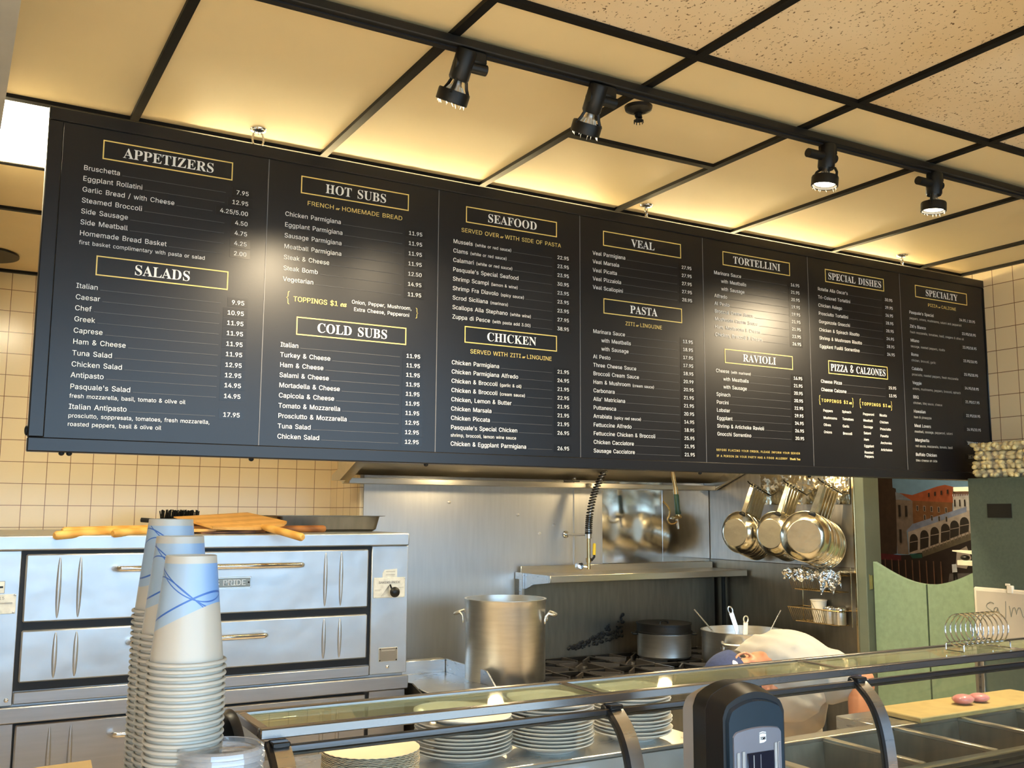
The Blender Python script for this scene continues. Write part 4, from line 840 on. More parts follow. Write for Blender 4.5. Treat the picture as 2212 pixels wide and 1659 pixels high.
# ------------------------------------------------------------------ the cook, bent forward over the table
def fuse(mb, voxel, name, parent, m, smooth_it=4, folds=0.0):
    """one continuous skin from overlapping volumes"""
    for f in mb.bm.faces: f.material_index = 0
    me = bpy.data.meshes.new(name); bmesh.ops.recalc_face_normals(mb.bm, faces=mb.bm.faces); mb.bm.to_mesh(me); mb.bm.free()
    tmp = bpy.data.objects.new(name, me); C.objects.link(tmp)
    r = tmp.modifiers.new('r', 'REMESH'); r.mode = 'VOXEL'; r.voxel_size = voxel
    s_ = tmp.modifiers.new('s', 'SMOOTH'); s_.iterations = smooth_it; s_.factor = .5
    dg = bpy.context.evaluated_depsgraph_get(); dg.update()
    out = bpy.data.meshes.new_from_object(tmp.evaluated_get(dg))
    bpy.data.objects.remove(tmp)
    if folds:
        for v in out.vertices:
            p = v.co; q = noise.noise(Vector((p.x * 9 + p.z * 16, p.y * 9 - p.z * 6, p.z * 5))) ; q2 = noise.noise(Vector((p.x * 26, p.y * 12, p.z * 30)))
            v.co += v.normal * (folds * (1 - 2.2 * abs(q)) + folds * .35 * q2)
    out.name = name; out.materials.clear(); out.materials.append(m); out.shade_smooth()
    o = bpy.data.objects.new(name, out); C.objects.link(o)
    if parent: o.parent = parent
    return o
def limb(mb, pts, rads, m):
    P = [Vector(p) for p in pts]
    for a, b, ra, rb in zip(P, P[1:], rads, rads[1:]):
        k = max(2, int((b - a).length / (.45 * min(ra, rb))))
        for i in range(k + 1):
            u = i / k; r = ra + (rb - ra) * u; mb.ell(a + (b - a) * u, (r, r, r), m, u=12, v=8)
per = thing('person', 'cook in a white shirt and navy cap bending low over the prep table', 'person', (2.86, 2.95, FL))
PO = Vector((2.86, 2.95, FL))
S_ = M['skin']
Hc = Vector((2.505, 2.752, -.583))
crown = Vector((-.95, .20, -.14)).normalized()
face = Vector((-.10, -.78, -.60)); face = (face - crown * face.dot(crown)).normalized()
lat = crown.cross(face).normalized()
if lat.y > 0: lat = -lat
HM = Matrix(((lat.x, face.x, crown.x), (lat.y, face.y, crown.y), (lat.z, face.z, crown.z))).to_4x4()   # x side, y face, z crown
def hp_(x, y, z): return Hc + (HM @ Vector((x, y, z)))
neck = Vector((2.600, 2.705, -.535)); chest = Vector((2.705, 2.735, -.560)); waist = Vector((2.80, 2.84, -.640)); hip = Vector((2.86, 2.95, -.755))
shA = Vector((2.835, 2.635, -.585)); elA = Vector((2.895, 2.545, -.590)); wrA = Vector((2.795, 2.475, -.800)); haA = Vector((2.765, 2.435, -.860))
shB = Vector((2.580, 2.835, -.600)); elB = Vector((2.470, 2.800, -.790)); wrB = Vector((2.470, 2.560, -.862)); haB = Vector((2.475, 2.490, -.870))
def torso(mb, g, m, legs=True):
    limb(mb, [neck + (chest - neck) * .35, chest], [.075 + g, .118 + g], m)
    for p, rx, ry, rz in ((chest, .165, .135, .115), (chest + (waist - chest) * .5, .160, .14, .125), (waist, .155, .14, .130), (waist + (hip - waist) * .5, .160, .14, .135), (hip, .165, .145, .14)):
        mb.ell(p, (rx + g, ry + g, rz + g), m, Matrix.Rotation(math.radians(-36), 4, 'Z'), u=20, v=14)
    limb(mb, [chest, shA], [.10 + g, .076 + g], m); limb(mb, [chest, shB], [.10 + g, .076 + g], m)
mb = MB()
torso(mb, -.004, S_)
limb(mb, [Hc + (neck - Hc) * .45, neck, neck + (chest - neck) * .4], [.058, .060, .07], S_)
mb.ell(Hc, (.076, .098, .112), S_, HM, u=24, v=16)
mb.ell(hp_(0, .030, -.062), (.058, .062, .058), S_, HM, u=18, v=12)            # jaw
mb.ell(hp_(0, .082, -.095), (.026, .020, .018), S_, HM)                        # chin
mb.ell(hp_(0, .103, -.028), (.013, .022, .020), S_, HM)                        # nose tip
limb(mb, [hp_(0, .094, .012), hp_(0, .110, -.022)], [.009, .013], S_)
for s_ in (-1, 1):
    mb.ell(hp_(.034 * s_, .080, -.018), (.022, .014, .018), S_, HM)            # cheek
    mb.ell(hp_(.030 * s_, .090, .022), (.020, .010, .007), S_, HM)             # brow
    limb(mb, [hp_(.022 * s_, .098, -.062), hp_(0, .102, -.060)], [.006, .007], S_)
    for k in range(13):                                                         # ear rim
        a = -2.3 + 4.2 * k / 12
        mb.ell(hp_(s_ * (.079 + .009 * math.cos(a)), -.010 - .021 * math.cos(a), -.012 + .034 * math.sin(a)), (.0065, .0065, .0065), S_, HM, u=10, v=7)
    mb.ell(hp_(s_ * .078, .000, -.034), (.007, .009, .011), S_, HM, u=10, v=7)
    mb.ell(hp_(s_ * .074, -.006, -.010), (.007, .016, .026), S_, HM, u=10, v=7)
limb(mb, [shA, elA, elA + (wrA - elA) * .35, wrA], [.058, .046, .046, .031], S_)
limb(mb, [shB, elB, elB + (wrB - elB) * .35, wrB], [.058, .046, .046, .031], S_)
def hand(wr, tip, side, curl):
    d = (tip - wr).normalized(); dn = Vector((0, 0, -1)); s1 = d.cross(dn).normalized() * side; nn = d.cross(s1).normalized()
    if nn.z > 0: nn = -nn
    limb(mb, [wr, wr + d * .035], [.028, .030], S_)
    for k in range(4):
        b = wr + d * .052 + s1 * (-.030 + .020 * k)
        limb(mb, [wr + d * .02 + s1 * (-.022 + .0145 * k), b], [.016, .0125], S_)
        L_ = (.030, .036, .034, .026)[k]
        p1 = b + (d * math.cos(curl * .6) + nn * math.sin(curl * .6)) * L_; p2 = p1 + (d * math.cos(curl * 1.5) + nn * math.sin(curl * 1.5)) * L_ * .72; p3 = p2 + (d * math.cos(curl * 2.3) + nn * math.sin(curl * 2.3)) * L_ * .55
        limb(mb, [b, p1, p2, p3], [.0095, .0088, .0082, .0072], S_)
    t0 = wr + d * .012 + s1 * -.028
    limb(mb, [t0, t0 + (d * .5 - s1 * .8 + nn * .3).normalized() * .036, t0 + (d * .5 - s1 * .8 + nn * .3).normalized() * .036 + (d * .85 - s1 * .2 + nn * .45).normalized() * .030], [.014, .0108, .0088], S_)
hand(wrA, haA, 1, .5); hand(wrB, haB, -1, .45)
for s_ in (-1, 1):
    hj = hip + Vector((.075 * s_, -.055 * s_, -.02)); kn = Vector((2.86 + .10 * s_, 2.93 - .05 * s_, -1.17)); an = Vector((2.87 + .11 * s_, 2.99 - .05 * s_, FL + .09))
    limb(mb, [hj, kn, an], [.088, .058, .042], S_)
    limb(mb, [an + Vector((0, 0, -.04)), an + Vector((-.03, -.13, -.058))], [.042, .034], S_)
bmesh.ops.translate(mb.bm, verts=mb.bm.verts, vec=-PO)
body = fuse(mb, .0048, 'body', per, S_, 3)
# clothing
mb = MB(); torso(mb, .018, S_)
limb(mb, [shA, shA + (elA - shA) * .42], [.086, .074], S_); limb(mb, [shB, shB + (elB - shB) * .62], [.086, .070], S_)
mb.ell(neck + (chest - neck) * .30, (.074, .074, .060), S_)
for k in range(26):
    p = chest + (hip - chest) * random.random() + Vector((random.uniform(-.12, .12), random.uniform(-.12, .12), .10)); mb.ell(p, (.05, .012, .012), S_, Matrix.Rotation(random.uniform(0, 3), 4, 'Z'), u=10, v=6)
bmesh.ops.translate(mb.bm, verts=mb.bm.verts, vec=-PO)
shirt = fuse(mb, .009, 'shirt', per, M['cloth'], 6, .007)
mb = MB()
a = shA + (elA - shA) * .40; b = shA + (elA - shA) * .62
limb(mb, [a, b], [.072, .066], S_)
bmesh.ops.translate(mb.bm, verts=mb.bm.verts, vec=-PO)
fuse(mb, .008, 'sleeve_cuff', shirt, M['navy'], 3)['label'] = 'dark blue sleeve cuff'
mb = MB()
fr_ = Vector((-.55, -.80, 0)).normalized()
for p, rx, ry, rz in ((chest + fr_ * .055 + Vector((0, 0, -.075)), .135, .085, .10), (waist + fr_ * .07 + Vector((0, 0, -.06)), .15, .085, .14), (hip + fr_ * .065 + Vector((0, 0, -.06)), .165, .10, .18), (hip + fr_ * .07 + Vector((0, 0, -.30)), .17, .09, .20)):
    mb.ell(p, (rx, ry, rz), S_, Matrix.Rotation(math.radians(-36), 4, 'Z'), u=18, v=12)
bmesh.ops.translate(mb.bm, verts=mb.bm.verts, vec=-PO)
fuse(mb, .010, 'apron', per, M['apron'], 5, .008)
mb = MB()
for s_ in (-1, 1):
    hj = hip + Vector((.075 * s_, -.055 * s_, -.02)); kn = Vector((2.86 + .10 * s_, 2.93 - .05 * s_, -1.17)); an = Vector((2.87 + .11 * s_, 2.99 - .05 * s_, FL + .10))
    limb(mb, [hip + Vector((.05 * s_, 0, -.02)), hj, kn, an], [.13, .108, .078, .062], S_)
bmesh.ops.translate(mb.bm, verts=mb.bm.verts, vec=-PO)
fuse(mb, .011, 'trousers', per, M['trousers'], 4)
mb = MB()
for s_ in (-1, 1):
    an = Vector((2.87 + .11 * s_, 2.99 - .05 * s_, FL + .05)); limb(mb, [an + Vector((0, .03, 0)), an, an + Vector((-.03, -.14, -.008))], [.045, .050, .042], S_)
bmesh.ops.translate(mb.bm, verts=mb.bm.verts, vec=-PO)
fuse(mb, .009, 'shoes', per, M['black'], 3)
# hair at the nape, cap with bill and emblem
mb = MB(); mb.ell(hp_(0, -.022, -.002), (.080, .084, .060), M['hair'], HM, u=20, v=14)
bmesh.ops.translate(mb.bm, verts=mb.bm.verts, vec=-PO)
mb.build('hair', per, 60)
mb = MB(); n0 = 0
rings = []
for k in range(11):
    a = PI / 2 * k / 10
    rings.append([mb.bm.verts.new(hp_(.088 * math.cos(a) ** .8 * math.cos(2 * PI * i / 40), .108 * math.cos(a) ** .8 * math.sin(2 * PI * i / 40) - .002, .006 + .118 * math.sin(a)) - PO) for i in range(40)])
for a, b in zip(rings, rings[1:]):
    for i in range(40): mb.bm.faces.new((a[i], a[(i + 1) % 40], b[(i + 1) % 40], b[i]))
mb._tag(0, M['navy'])
cap_ = mb.build('cap', per, 60)
mb = MB(); rows = []
for a in range(7):
    u = a / 6
    rows.append([mb.bm.verts.new(hp_((-.078 + .156 * b / 10) * (1 - .10 * u), .095 * math.cos(math.asin(min(1, abs(-.078 + .156 * b / 10) / .092))) + .075 * u * (1 - .3 * (abs(b - 5) / 5) ** 2), .014 - .010 * u - .018 * (abs(b - 5) / 5) ** 2) - PO) for b in range(11)])
for a in range(6):
    for b in range(10): mb.bm.faces.new((rows[a][b], rows[a + 1][b], rows[a + 1][b + 1], rows[a][b + 1]))
mb._tag(0, M['navy']); mb.build('bill', cap_, 60)
em = [(0, .018), (.005, .013), (.009, .004), (.008, -.004), (.004, -.007), (.0012, -.004), (0, -.010), (-.0012, -.004), (-.004, -.007), (-.008, -.004), (-.009, .004), (-.005, .013)]
sgn = 1
mb = MB(); T_ = []
for u, v in em:
    zz = .036 + u * 1.0; yy = .006 - v
    r_ = math.cos(math.asin(max(0, min(1, (zz - .006) / .118)))) ** .8
    xx = .088 * r_ * math.sqrt(max(0, 1 - ((yy + .002) / (.108 * r_)) ** 2)) + .0012
    T_.append(hp_(xx, yy, zz) - PO)
mb.bm.faces.new([mb.bm.verts.new(p) for p in T_]); mb._tag(0, M['white']); mb.build('emblem', cap_, 0)

# ------------------------------------------------------------------ deck oven
OY = 4.37
oven = thing('deck_oven', 'stainless two-deck pizza oven along the cream tile wall', 'pizza oven', (.95, 4.95, FL))
wb(MB().box(-.36, 1.925, OY + .02, 5.54, -.80, -.12, M['ovenlow'], .004).box(-.36, 1.93, OY + .03, 5.54, FL + .15, -.80, M['ovenlow'], .004), 'cabinet', oven)
wb(MB().box(-.37, 1.935, OY - .012, 5.55, -.163, -.104, M['oven'], .006), 'top_cap', oven)
wb(MB().box(-.36, .290, OY, OY + .02, -.752, -.163, M['oven'], .003), 'stile', oven)
wb(MB().box(1.752, 1.935, OY, OY + .02, -.745, -.163, M['oven'], .003), 'stile', oven)
wb(MB().box(.290, 1.752, OY + .012, OY + .02, -.70, -.163, M['gap']), 'door_gap', oven)
def oven_door(z0, z1, hz, hx0, hx1, m='oven'):
    d = wb(MB().box(.306, 1.734, OY - .008, OY + .012, z0, z1, M[m], .006), 'oven_door', oven)
    for x in (.428, .504, 1.527, 1.601):
        mb = MB(); mb.ell((x, OY - .006, (z0 + z1) / 2), (.010, .011, (z1 - z0) / 2 - .010), M[m], u=16, v=24)
        wb(mb, 'ridge', d)
    mb = MB()
    pts = [(hx0, OY - .008, hz)] + [(hx0 + .002 + .02 * (1 - math.cos(a)), OY - .008 - .05 * math.sin(a), hz) for a in (.4, .8, 1.2, 1.57)] + \
        [(hx1 - .002 - .02 * (1 - math.cos(a)), OY - .008 - .05 * math.sin(a), hz) for a in (1.57, 1.2, .8, .4)] + [(hx1, OY - .008, hz)]
    mb.tube(pts, .0115, M['chrome'], 16)
    h = wb(mb, 'door_handle', d)
    return d
d1 = oven_door(-.440, -.177, -.239, .632, 1.414)
oven_door(-.668, -.470, -.534, .70, 1.262)
wb(MB().box(.292, 1.75, OY - .004, OY + .012, -.748, -.702, M['ovenlow'], .004), 'sill', oven)
wb(MB().box(-.37, 1.94, OY - .016, OY + .02, -.816, -.756, M['ovenlow'], .004), 'base_rail', oven)
wb(MB().box(-.36, .300, OY, OY + .02, -1.2, -.818, M['ovenlow'], .003), 'stile', oven)
wb(MB().box(1.752, 1.93, OY, OY + .02, -1.2, -.818, M['ovenlow'], .003), 'stile', oven)
wb(MB().box(.300, 1.752, OY + .012, OY + .02, -1.2, -.818, M['gap']), 'door_gap', oven)
oven_door(-1.16, -.824, -.887, .648, 1.414, 'ovenlow')
for x in (-.28, 1.86):
    for y in (4.5, 5.45):
        wb(MB().lathe([(.03, 0), (.03, .16)], M['black'], 16, Matrix.Translation((x, y, FL)), True, True), 'leg', oven)
# plates, knob, rivets on the oven front
mb = MB(); mb.box(.80, 1.193, OY - .013, OY - .007, -.336, -.284, M['steel'], .004)
mb.box(.806, 1.187, OY - .0145, OY - .013, -.329, -.291, M['darksteel'], .002)
put_text(mb, 'BAKERS PRIDE', 1.168, -.3215, .047, M['white'], 0, 'R', y=OY - .0155, bold=.02)
mb.ell((1.180, OY - .0145, -.310), (.004, .002, .004), M['gap'])
wb(mb, 'name_plate', d1, 0)
mb = MB(); mb.box(1.762, 1.920, OY - .004, OY, -.402, -.308, M['label'], .003)
for z in (-.330, -.333): pass
put_text(mb, 'BAKERS PRIDE', 1.787, -.336, .021, M['ink'], y=OY - .0046, width=.108, bold=.01)
for z, x0, x1 in ((-.364, 1.767, 1.80), (-.369, 1.767, 1.795), (-.356, 1.885, 1.912)): mb.box(x0, x1, OY - .0045, OY - .004, z, z + .0012, M['ink'])
for k in range(5): mb.tube([(1.80 + .009 * k, OY - .0045, -.395 + .004 * k), (1.838, OY - .0045, -.345)], .0006, M['ink'], 4)
for x in (1.766, 1.916):
    for z in (-.312, -.398): mb.ell((x, OY - .004, z), (.003, .002, .003), M['steel'])
cp = wb(mb, 'control_plate', oven, 30)
mb = MB(); mb.tube([(1.856, OY - .004, -.372), (1.856, OY - .022, -.372)], .008, M['black'], 14); mb.ell((1.856, OY - .034, -.374), (.024, .016, .024), M['black'], u=22, v=14)
mb.tube([(1.850, OY - .012, -.362), (1.840, OY - .012, -.340)], .004, M['black'], 6)
wb(mb, 'control_knob', cp)
mb = MB(); mb.prism([(1.806, OY - .0025, -.309), (1.806, OY - .0025, -.288), (1.816, OY - .0025, -.273), (1.878, OY - .0025, -.270), (1.879, OY - .0025, -.308)], (0, .0025, 0), M['label'])
for z in (-.282, -.297): mb.box(1.822, 1.868, OY - .0031, OY - .0025, z, z + .0016, M['ink'])
wb(mb, 'sticker', oven, 0)
mb = MB(); mb.box(1.795, 1.889, OY - .003, OY, -.690, -.627, M['label'], .002)
for k in range(6): mb.box(1.808, 1.876 - .012 * (k % 3), OY - .0036, OY - .003, -.641 - .0075 * k, -.6395 - .0075 * k, M['ink'])
for x in (1.801, 1.883):
    for z in (-.633, -.684): mb.ell((x, OY - .003, z), (.0035, .0025, .0035), M['gap'])
wb(mb, 'rating_plate', oven, 30)
mb = MB(); mb.box(.12, .238, OY - .003, OY, -.325, -.279, M['black'], .001); mb.box(.20, .232, OY - .0036, OY - .003, -.305, -.298, M['label'])
wb(mb, 'warning_sticker', oven, 0)
mb = MB(); mb.box(.16, .280, OY - .003, OY, -.404, -.329, M['label'], .002)
put_text(mb, '3315', .20, -.349, .022, M['ink'], y=OY - .0036)
for z in (-.362, -.366): mb.box(.222, .268, OY - .0036, OY - .003, z, z + .0014, M['ink'])
mb.ell((.275, OY - .003, -.333), (.004, .003, .004), M['steel']); mb.ell((.273, OY - .003, -.399), (.004, .003, .004), M['steel'])
wb(mb, 'rating_plate', oven, 30)
mb = MB(); mb.box(.17, .262, OY - .003, OY, -.99, -.958, M['label'], .002); wb(mb, 'rating_plate', oven, 30)
for x, z in ((.269, -.729), (1.839, -.713)):
    wb(MB().ell((x, OY - .002, z), (.009, .007, .009), M['chrome']), 'rivet', oven)

# ------------------------------------------------------------------ things on the oven
def peel(label, parts, loc, rot, mats=('wood', 'woodstick')):
    t = thing('pizza_peel', label, 'pizza peel', loc, rot, group='pizza peels on the oven')
    bw, bl, hl = parts
    mb = MB()
    pr = [(bl, -bw / 2), (bl, bw / 2), (.06, bw / 2), (.012, bw * .36), (-.03, .020), (-.03, -.020), (.012, -bw * .36), (.06, -bw / 2)]
    n0 = len(mb.bm.faces)
    top = [mb.bm.verts.new((x, y, .012 if x < bl - .01 else .004)) for x, y in pr]; bot = [mb.bm.verts.new((x, y, 0)) for x, y in pr]
    mb.bm.faces.new(top); mb.bm.faces.new(bot[::-1]); k = len(pr)
    for i in range(k): mb.bm.faces.new((top[i], bot[i], bot[(i + 1) % k], top[(i + 1) % k]))
    mb._tag(n0, M[mats[0]])
    mb.build('blade', t, 30)
    mb = MB(); mb.tube([(-.02, 0, .012), (-.06, 0, .013), (-hl * .6, 0, .014), (-hl + .01, 0, .014), (-hl, 0, .014)], [.011, .016, .0165, .0175, .011], M[mats[1]], 14)
    mb.build('handle', t)
    return t
OT = -.104
peel('wide golden pizza peel with its short handle hanging over the front of the oven', (.40, .36, .30), (1.235, 4.42, OT + .022), (math.radians(-3), math.radians(-9), math.radians(112)))
peel('long-handled pizza peel whose pale handle reaches farthest left over the oven edge', (.32, .36, .66), (1.00, 4.60, OT + .020), (0, math.radians(-3), math.radians(24)), ('wood', 'woodstick'))
peel('pizza peel with a thick golden handle ending behind the nearest paper cups', (.30, .34, .36), (.92, 4.53, OT + .008), (0, math.radians(-2.5), math.radians(32)), ('wood', 'woodstick'))
peel('long pizza peel with a thin dark-tipped handle lying nearest the tile wall', (.30, .34, .74), (1.12, 4.76, OT + .012), (0, math.radians(-1.0), math.radians(23)), ('wood', 'woodstick'))
peel('pizza peel with a scorched dark brown handle right of the wide peel', (.30, .30, .33), (1.28, 4.60, OT + .002), (0, 0, math.radians(183)), ('wooddark', 'wooddark'))
peel('pizza peel with a red-brown handle lying in front of the metal pan', (.26, .30, .42), (1.30, 4.72, OT + .002), (0, 0, math.radians(187)), ('wooddark', 'wooddark'))

t = thing('oven_brush', 'black bristle oven brush standing behind the paper cups on the oven', 'brush', (.985, 4.86, OT))
mb = MB(); mb.box(-.11, .085, -.03, .03, 0, .062, M['plastic_black'], .004); mb.build('brush_block', t)
mb = MB(); rnd = random.Random(3)
for i in range(24):
    for j in range(5):
        x, y = -.088 + .0072 * i, -.022 + .011 * j
        mb.tube([(x, y, .058), (x + rnd.uniform(-.008, .008), y + rnd.uniform(-.008, .008), .058 + rnd.uniform(.034, .046))], .0022, M['black'], 4)
o = mb.build('bristle', t); o['kind'] = 'stuff'
mb = MB(); mb.tube([(-.10, 0, .05), (-.17, .04, .055)], .011, M['plastic_black'], 10); mb.build('handle', t)

t = thing('metal_pan', 'grey metal baking pan with a flat rim on the right end of the oven', 'baking pan', (1.66, 4.86, OT))
mb = MB(); n0 = 0
def rring(hx, hy, z, r=.03, n=6):
    out = []
    for cx, cy, a0 in ((hx - r, hy - r, 0), (-hx + r, hy - r, PI / 2), (-hx + r, -hy + r, PI), (hx - r, -hy + r, 1.5 * PI)):
        for k in range(n + 1):
            a = a0 + PI / 2 * k / n; out.append((cx + r * math.cos(a), cy + r * math.sin(a), z))
    return out
def loft(mb, rings, m, cap0=True, cap1=False):
    n0 = len(mb.bm.faces)
    R = [[mb.bm.verts.new(p) for p in r] for r in rings]
    for a, b in zip(R, R[1:]):
        k = len(a)
        for i in range(k): mb.bm.faces.new((a[i], a[(i + 1) % k], b[(i + 1) % k], b[i]))
    if cap0: mb.bm.faces.new(R[0][::-1])
    if cap1: mb.bm.faces.new(R[-1])
    mb._tag(n0, m)
loft(mb, [rring(.235, .15, 0), rring(.25, .165, .012), rring(.262, .178, .074), rring(.285, .20, .076), rring(.285, .20, .078), rring(.26, .175, .077), rring(.246, .161, .014), rring(.232, .147, .003)], M['darksteel'], True, True)
mb.build('pan_body', t, 35)

# ------------------------------------------------------------------ griddle
g = thing('griddle', 'flat steel griddle with raised sides between the oven and the range', 'griddle', (2.15, 4.5, FL))
wb(MB().box(1.99, 2.318, 4.16, 4.74, -.86, -.822, M['steel'], .003), 'cooking_plate', g)
wb(MB().box(1.97, 2.318, 4.742, 4.752, -.86, -.757, M['steel'], .002).box(1.97, 2.318, 4.752, 4.80, -.765, -.757, M['hood'], .001), 'splash_guard', g)
wb(MB().prism([(2.32, 4.752, -.86), (2.32, 4.752, -.757), (2.32, 4.30, -.757), (2.32, 4.20, -.825), (2.32, 4.10, -.86)], (.008, 0, 0), M['steel']), 'side_guard', g, 0)
wb(MB().prism([(1.968, 4.752, -.86), (1.968, 4.752, -.83), (1.968, 4.38, -.80), (1.968, 4.16, -.86)], (.008, 0, 0), M['black']), 'side_guard', g, 0)
wb(MB().box(1.97, 2.318, 4.10, 4.80, FL + .1, -.862, M['darksteel'], .005), 'stand', g)

# ------------------------------------------------------------------ range with high shelf
RT = -.838
r_ = thing('cooking_range', 'black gas range with open cast-iron burners below the stainless shelf', 'range', (3.37, 4.6, FL))
wb(MB().box(2.345, 4.395, 4.13, 5.03, FL + .12, RT - .045, M['darksteel'], .006), 'oven_body', r_)
wb(MB().box(2.345, 4.395, 4.11, 5.03, RT - .044, RT - .036, M['iron'], .002), 'drip_tray', r_)
for y in (4.2, 4.95):
    for x in (2.42, 4.32):
        wb(MB().lathe([(.022, 0), (.022, .13)], M['black'], 14, Matrix.Translation((x, y, FL)), True, True), 'leg', r_)
GW, GD = .338, .44
for i in range(6):
    for j in range(2):
        cx = 2.36 + GW * (i + .5); cy = 4.13 + GD * (j + .5) + .005
        mb = MB(); z = RT - .006
        a, b = GW / 2 - .008, GD / 2 - .008
        for (p, q) in (((-a, -b), (a, -b)), ((a, -b), (a, b)), ((a, b), (-a, b)), ((-a, b), (-a, -b))):
            mb.box(cx + min(p[0], q[0]) - .006, cx + max(p[0], q[0]) + .006, cy + min(p[1], q[1]) - .006, cy + max(p[1], q[1]) + .006, z - .022, z, M['iron'], .002)
        for k in range(8):
            an = PI / 4 * k
            e = (a if k % 4 == 0 else (b if k % 4 == 2 else min(a, b) * 1.30))
            d = Vector((math.cos(an), math.sin(an), 0)); Q = Vector((cx, cy, z))
            mb.prism([Q + d * .045 + Vector((0, 0, .006)), Q + d * .05 + Vector((0, 0, -.03)), Q + d * e + Vector((0, 0, -.022)), Q + d * e + Vector((0, 0, .004))], Vector((-d.y, d.x, 0)) * .009, M['ironlight'])
        gr = wb(mb, 'burner_grate', r_, 30)
        mb = MB(); mb.lathe([(.001, -.012), (.034, -.014), (.042, -.022), (.045, -.036)], M['iron'], 24, Matrix.Translation((cx, cy, z)))
        wb(mb, 'burner_head', gr)
hs = thing('high_shelf', 'stainless shelf on the wall above the range with a front lip', 'shelf', (3.67, 4.9, -.36))
mb = MB(); mb.box(2.95, 4.395, 4.74, 5.05, -.365, -.355, M['hood'], .001)
sh = wb(mb, 'shelf_top', hs)
wb(MB().box(2.93, 4.395, 5.035, 5.09, RT - .2, -.385, M['darksteel'], .003), 'riser', hs)
wb(MB().box(2.95, 4.395, 4.728, 4.74, -.392, -.352, M['hood'], .003), 'front_lip', sh)
wb(MB().box(2.95, 4.395, 5.05, 5.06, -.365, -.315, M['hood'], .002), 'back_lip', sh)
mb = MB(); mb.prism([(2.944, 4.735, -.352), (2.944, 5.08, -.352), (2.944, 5.08, -.47), (2.944, 4.90, -.41), (2.944, 4.735, -.392)], (.006, 0, 0), M['steel']); wb(mb, 'shelf_bracket', sh, 0)
mb = MB(); mb.box(2.93, 2.944, 5.0, 5.085, -.66, -.35, M['steel'], .002); wb(mb, 'shelf_upright', sh, 0)
mb = MB(); mb.box(4.375, 4.395, 4.93, 4.95, RT, -.392, M['black'], .002); wb(mb, 'shelf_post', sh, 0)
# burnt grease on the riser
mb = MB(); rnd = random.Random(11)
for k in range(150):
    u = rnd.random(); x = 3.26 + .40 * u; zz = RT + .02 + (.03 + .17 * u ** 1.4) * rnd.uniform(.35, 1.0)
    mb.ell((x, 5.030, zz), (rnd.uniform(.004, .014), .003, rnd.uniform(.004, .012)), M['grime'], u=7, v=5)
o = wb(mb, 'burnt_grease', hs); o['kind'] = 'stuff'
mb = MB()
for k in range(9):
    a = 2 * PI * k / 9; mb.ell((2.51 + .07 * math.cos(a), 4.36 + .07 * math.sin(a), RT - .012), (.008, .008, .012), M['flame'], u=8, v=6)
o = wb(mb, 'gas_flame', r_); o['kind'] = 'stuff'

# ------------------------------------------------------------------ pots
def pot(name, label, loc, R, H, m, wall=.005, rim=.006):
    t = thing(name, label, 'pot', loc)
    mb = MB(); mb.lathe([(.001, 0), (R - .02, 0), (R - .006, .004), (R, .016), (R, H - .045), (R + .002, H - .04), (R + .002, H - .012), (R + rim, H - .006), (R + rim, H), (R - wall, H), (R - wall, .012), (.001, .01)], m, 64)
    b = mb.build('pot_body', t, 35)
    return t, b
def loop_handle(t, R, z, ang, m, w=.055, out=.048, r=.0065, droop=-.008):
    mb = MB(); ca, sa = math.cos(ang), math.sin(ang)
    def P(rad, tan, dz): return (rad * ca - tan * sa, rad * sa + tan * ca, z + dz)
    mb.tube([P(R + .001, -w, -.035), P(R + .006, -w, -.012), P(R + .018, -w * .96, .002), P(R + out * .75, -w * .85, droop * .5), P(R + out, -w * .55, droop), P(R + out + .003, 0, droop), P(R + out, w * .55, droop), P(R + out * .75, w * .85, droop * .5), P(R + .018, w * .96, .002), P(R + .006, w, -.012), P(R + .001, w, -.035)], r, m, 10)
    h = mb.build('loop_handle', t)
    for s_ in (-1, 1):
        mb = MB(); T = Matrix.Rotation(ang, 4, 'Z')
        mb.ell(Vector(P(R + .002, w * s_, -.034)), (.006, .011, .016), m, T)
        mb.build('rivet', h)
    return h
SP = (2.503, 4.44, RT)
t, b = pot('stock_pot', 'tall aluminium stock pot on the left front burner', SP, .201, .405, M['alu'])
loop_handle(t, .203, .335, math.radians(-36), M['alu'], .062, .05); loop_handle(t, .203, .335, math.radians(144), M['alu'], .062, .05)
t = thing('small_pot', 'dark lidded pot on the middle back burner', 'pot', (3.735, 4.73, RT))
mb = MB(); mb.lathe([(.001, 0), (.145, 0), (.156, .012), (.157, .13), (.160, .135), (.160, .14)], M['alu'], 48); mb.build('pot_body', t, 35)
mb = MB(); mb.lathe([(.160, .140), (.166, .142), (.166, .150), (.158, .151), (.158, .19), (.163, .191), (.163, .197), (.150, .197), (.001, .186)], M['iron'], 48); mb.build('lid', t, 35)
for a in (math.radians(-30), math.radians(150)):
    mb = MB(); T = Matrix.Rotation(a, 4, 'Z'); mb.box(.155, .19, -.035, .035, .128, .140, M['black'], .004, T); mb.build('side_handle', t)
mb = MB(); mb.tube([(-.03, 0, .186), (-.028, 0, .202), (0, 0, .207), (.028, 0, .202), (.03, 0, .186)], .005, M['black'], 8); mb.build('lid_handle', t)
QP = (4.03, 4.38, RT)
t, b = pot('sauce_pot', 'wide aluminium pot holding ladles on the right front burner', QP, .235, .175, M['alu'])
mb = MB(); mb.lathe([(.001, .128), (.10, .1285), (.2305, .128)], M['soup'], 48); mb.build('contents', t)
loop_handle(t, .236, .128, math.radians(214), M['alu'], .06, .05, .008); loop_handle(t, .236, .128, math.radians(34), M['alu'], .06, .05, .008)
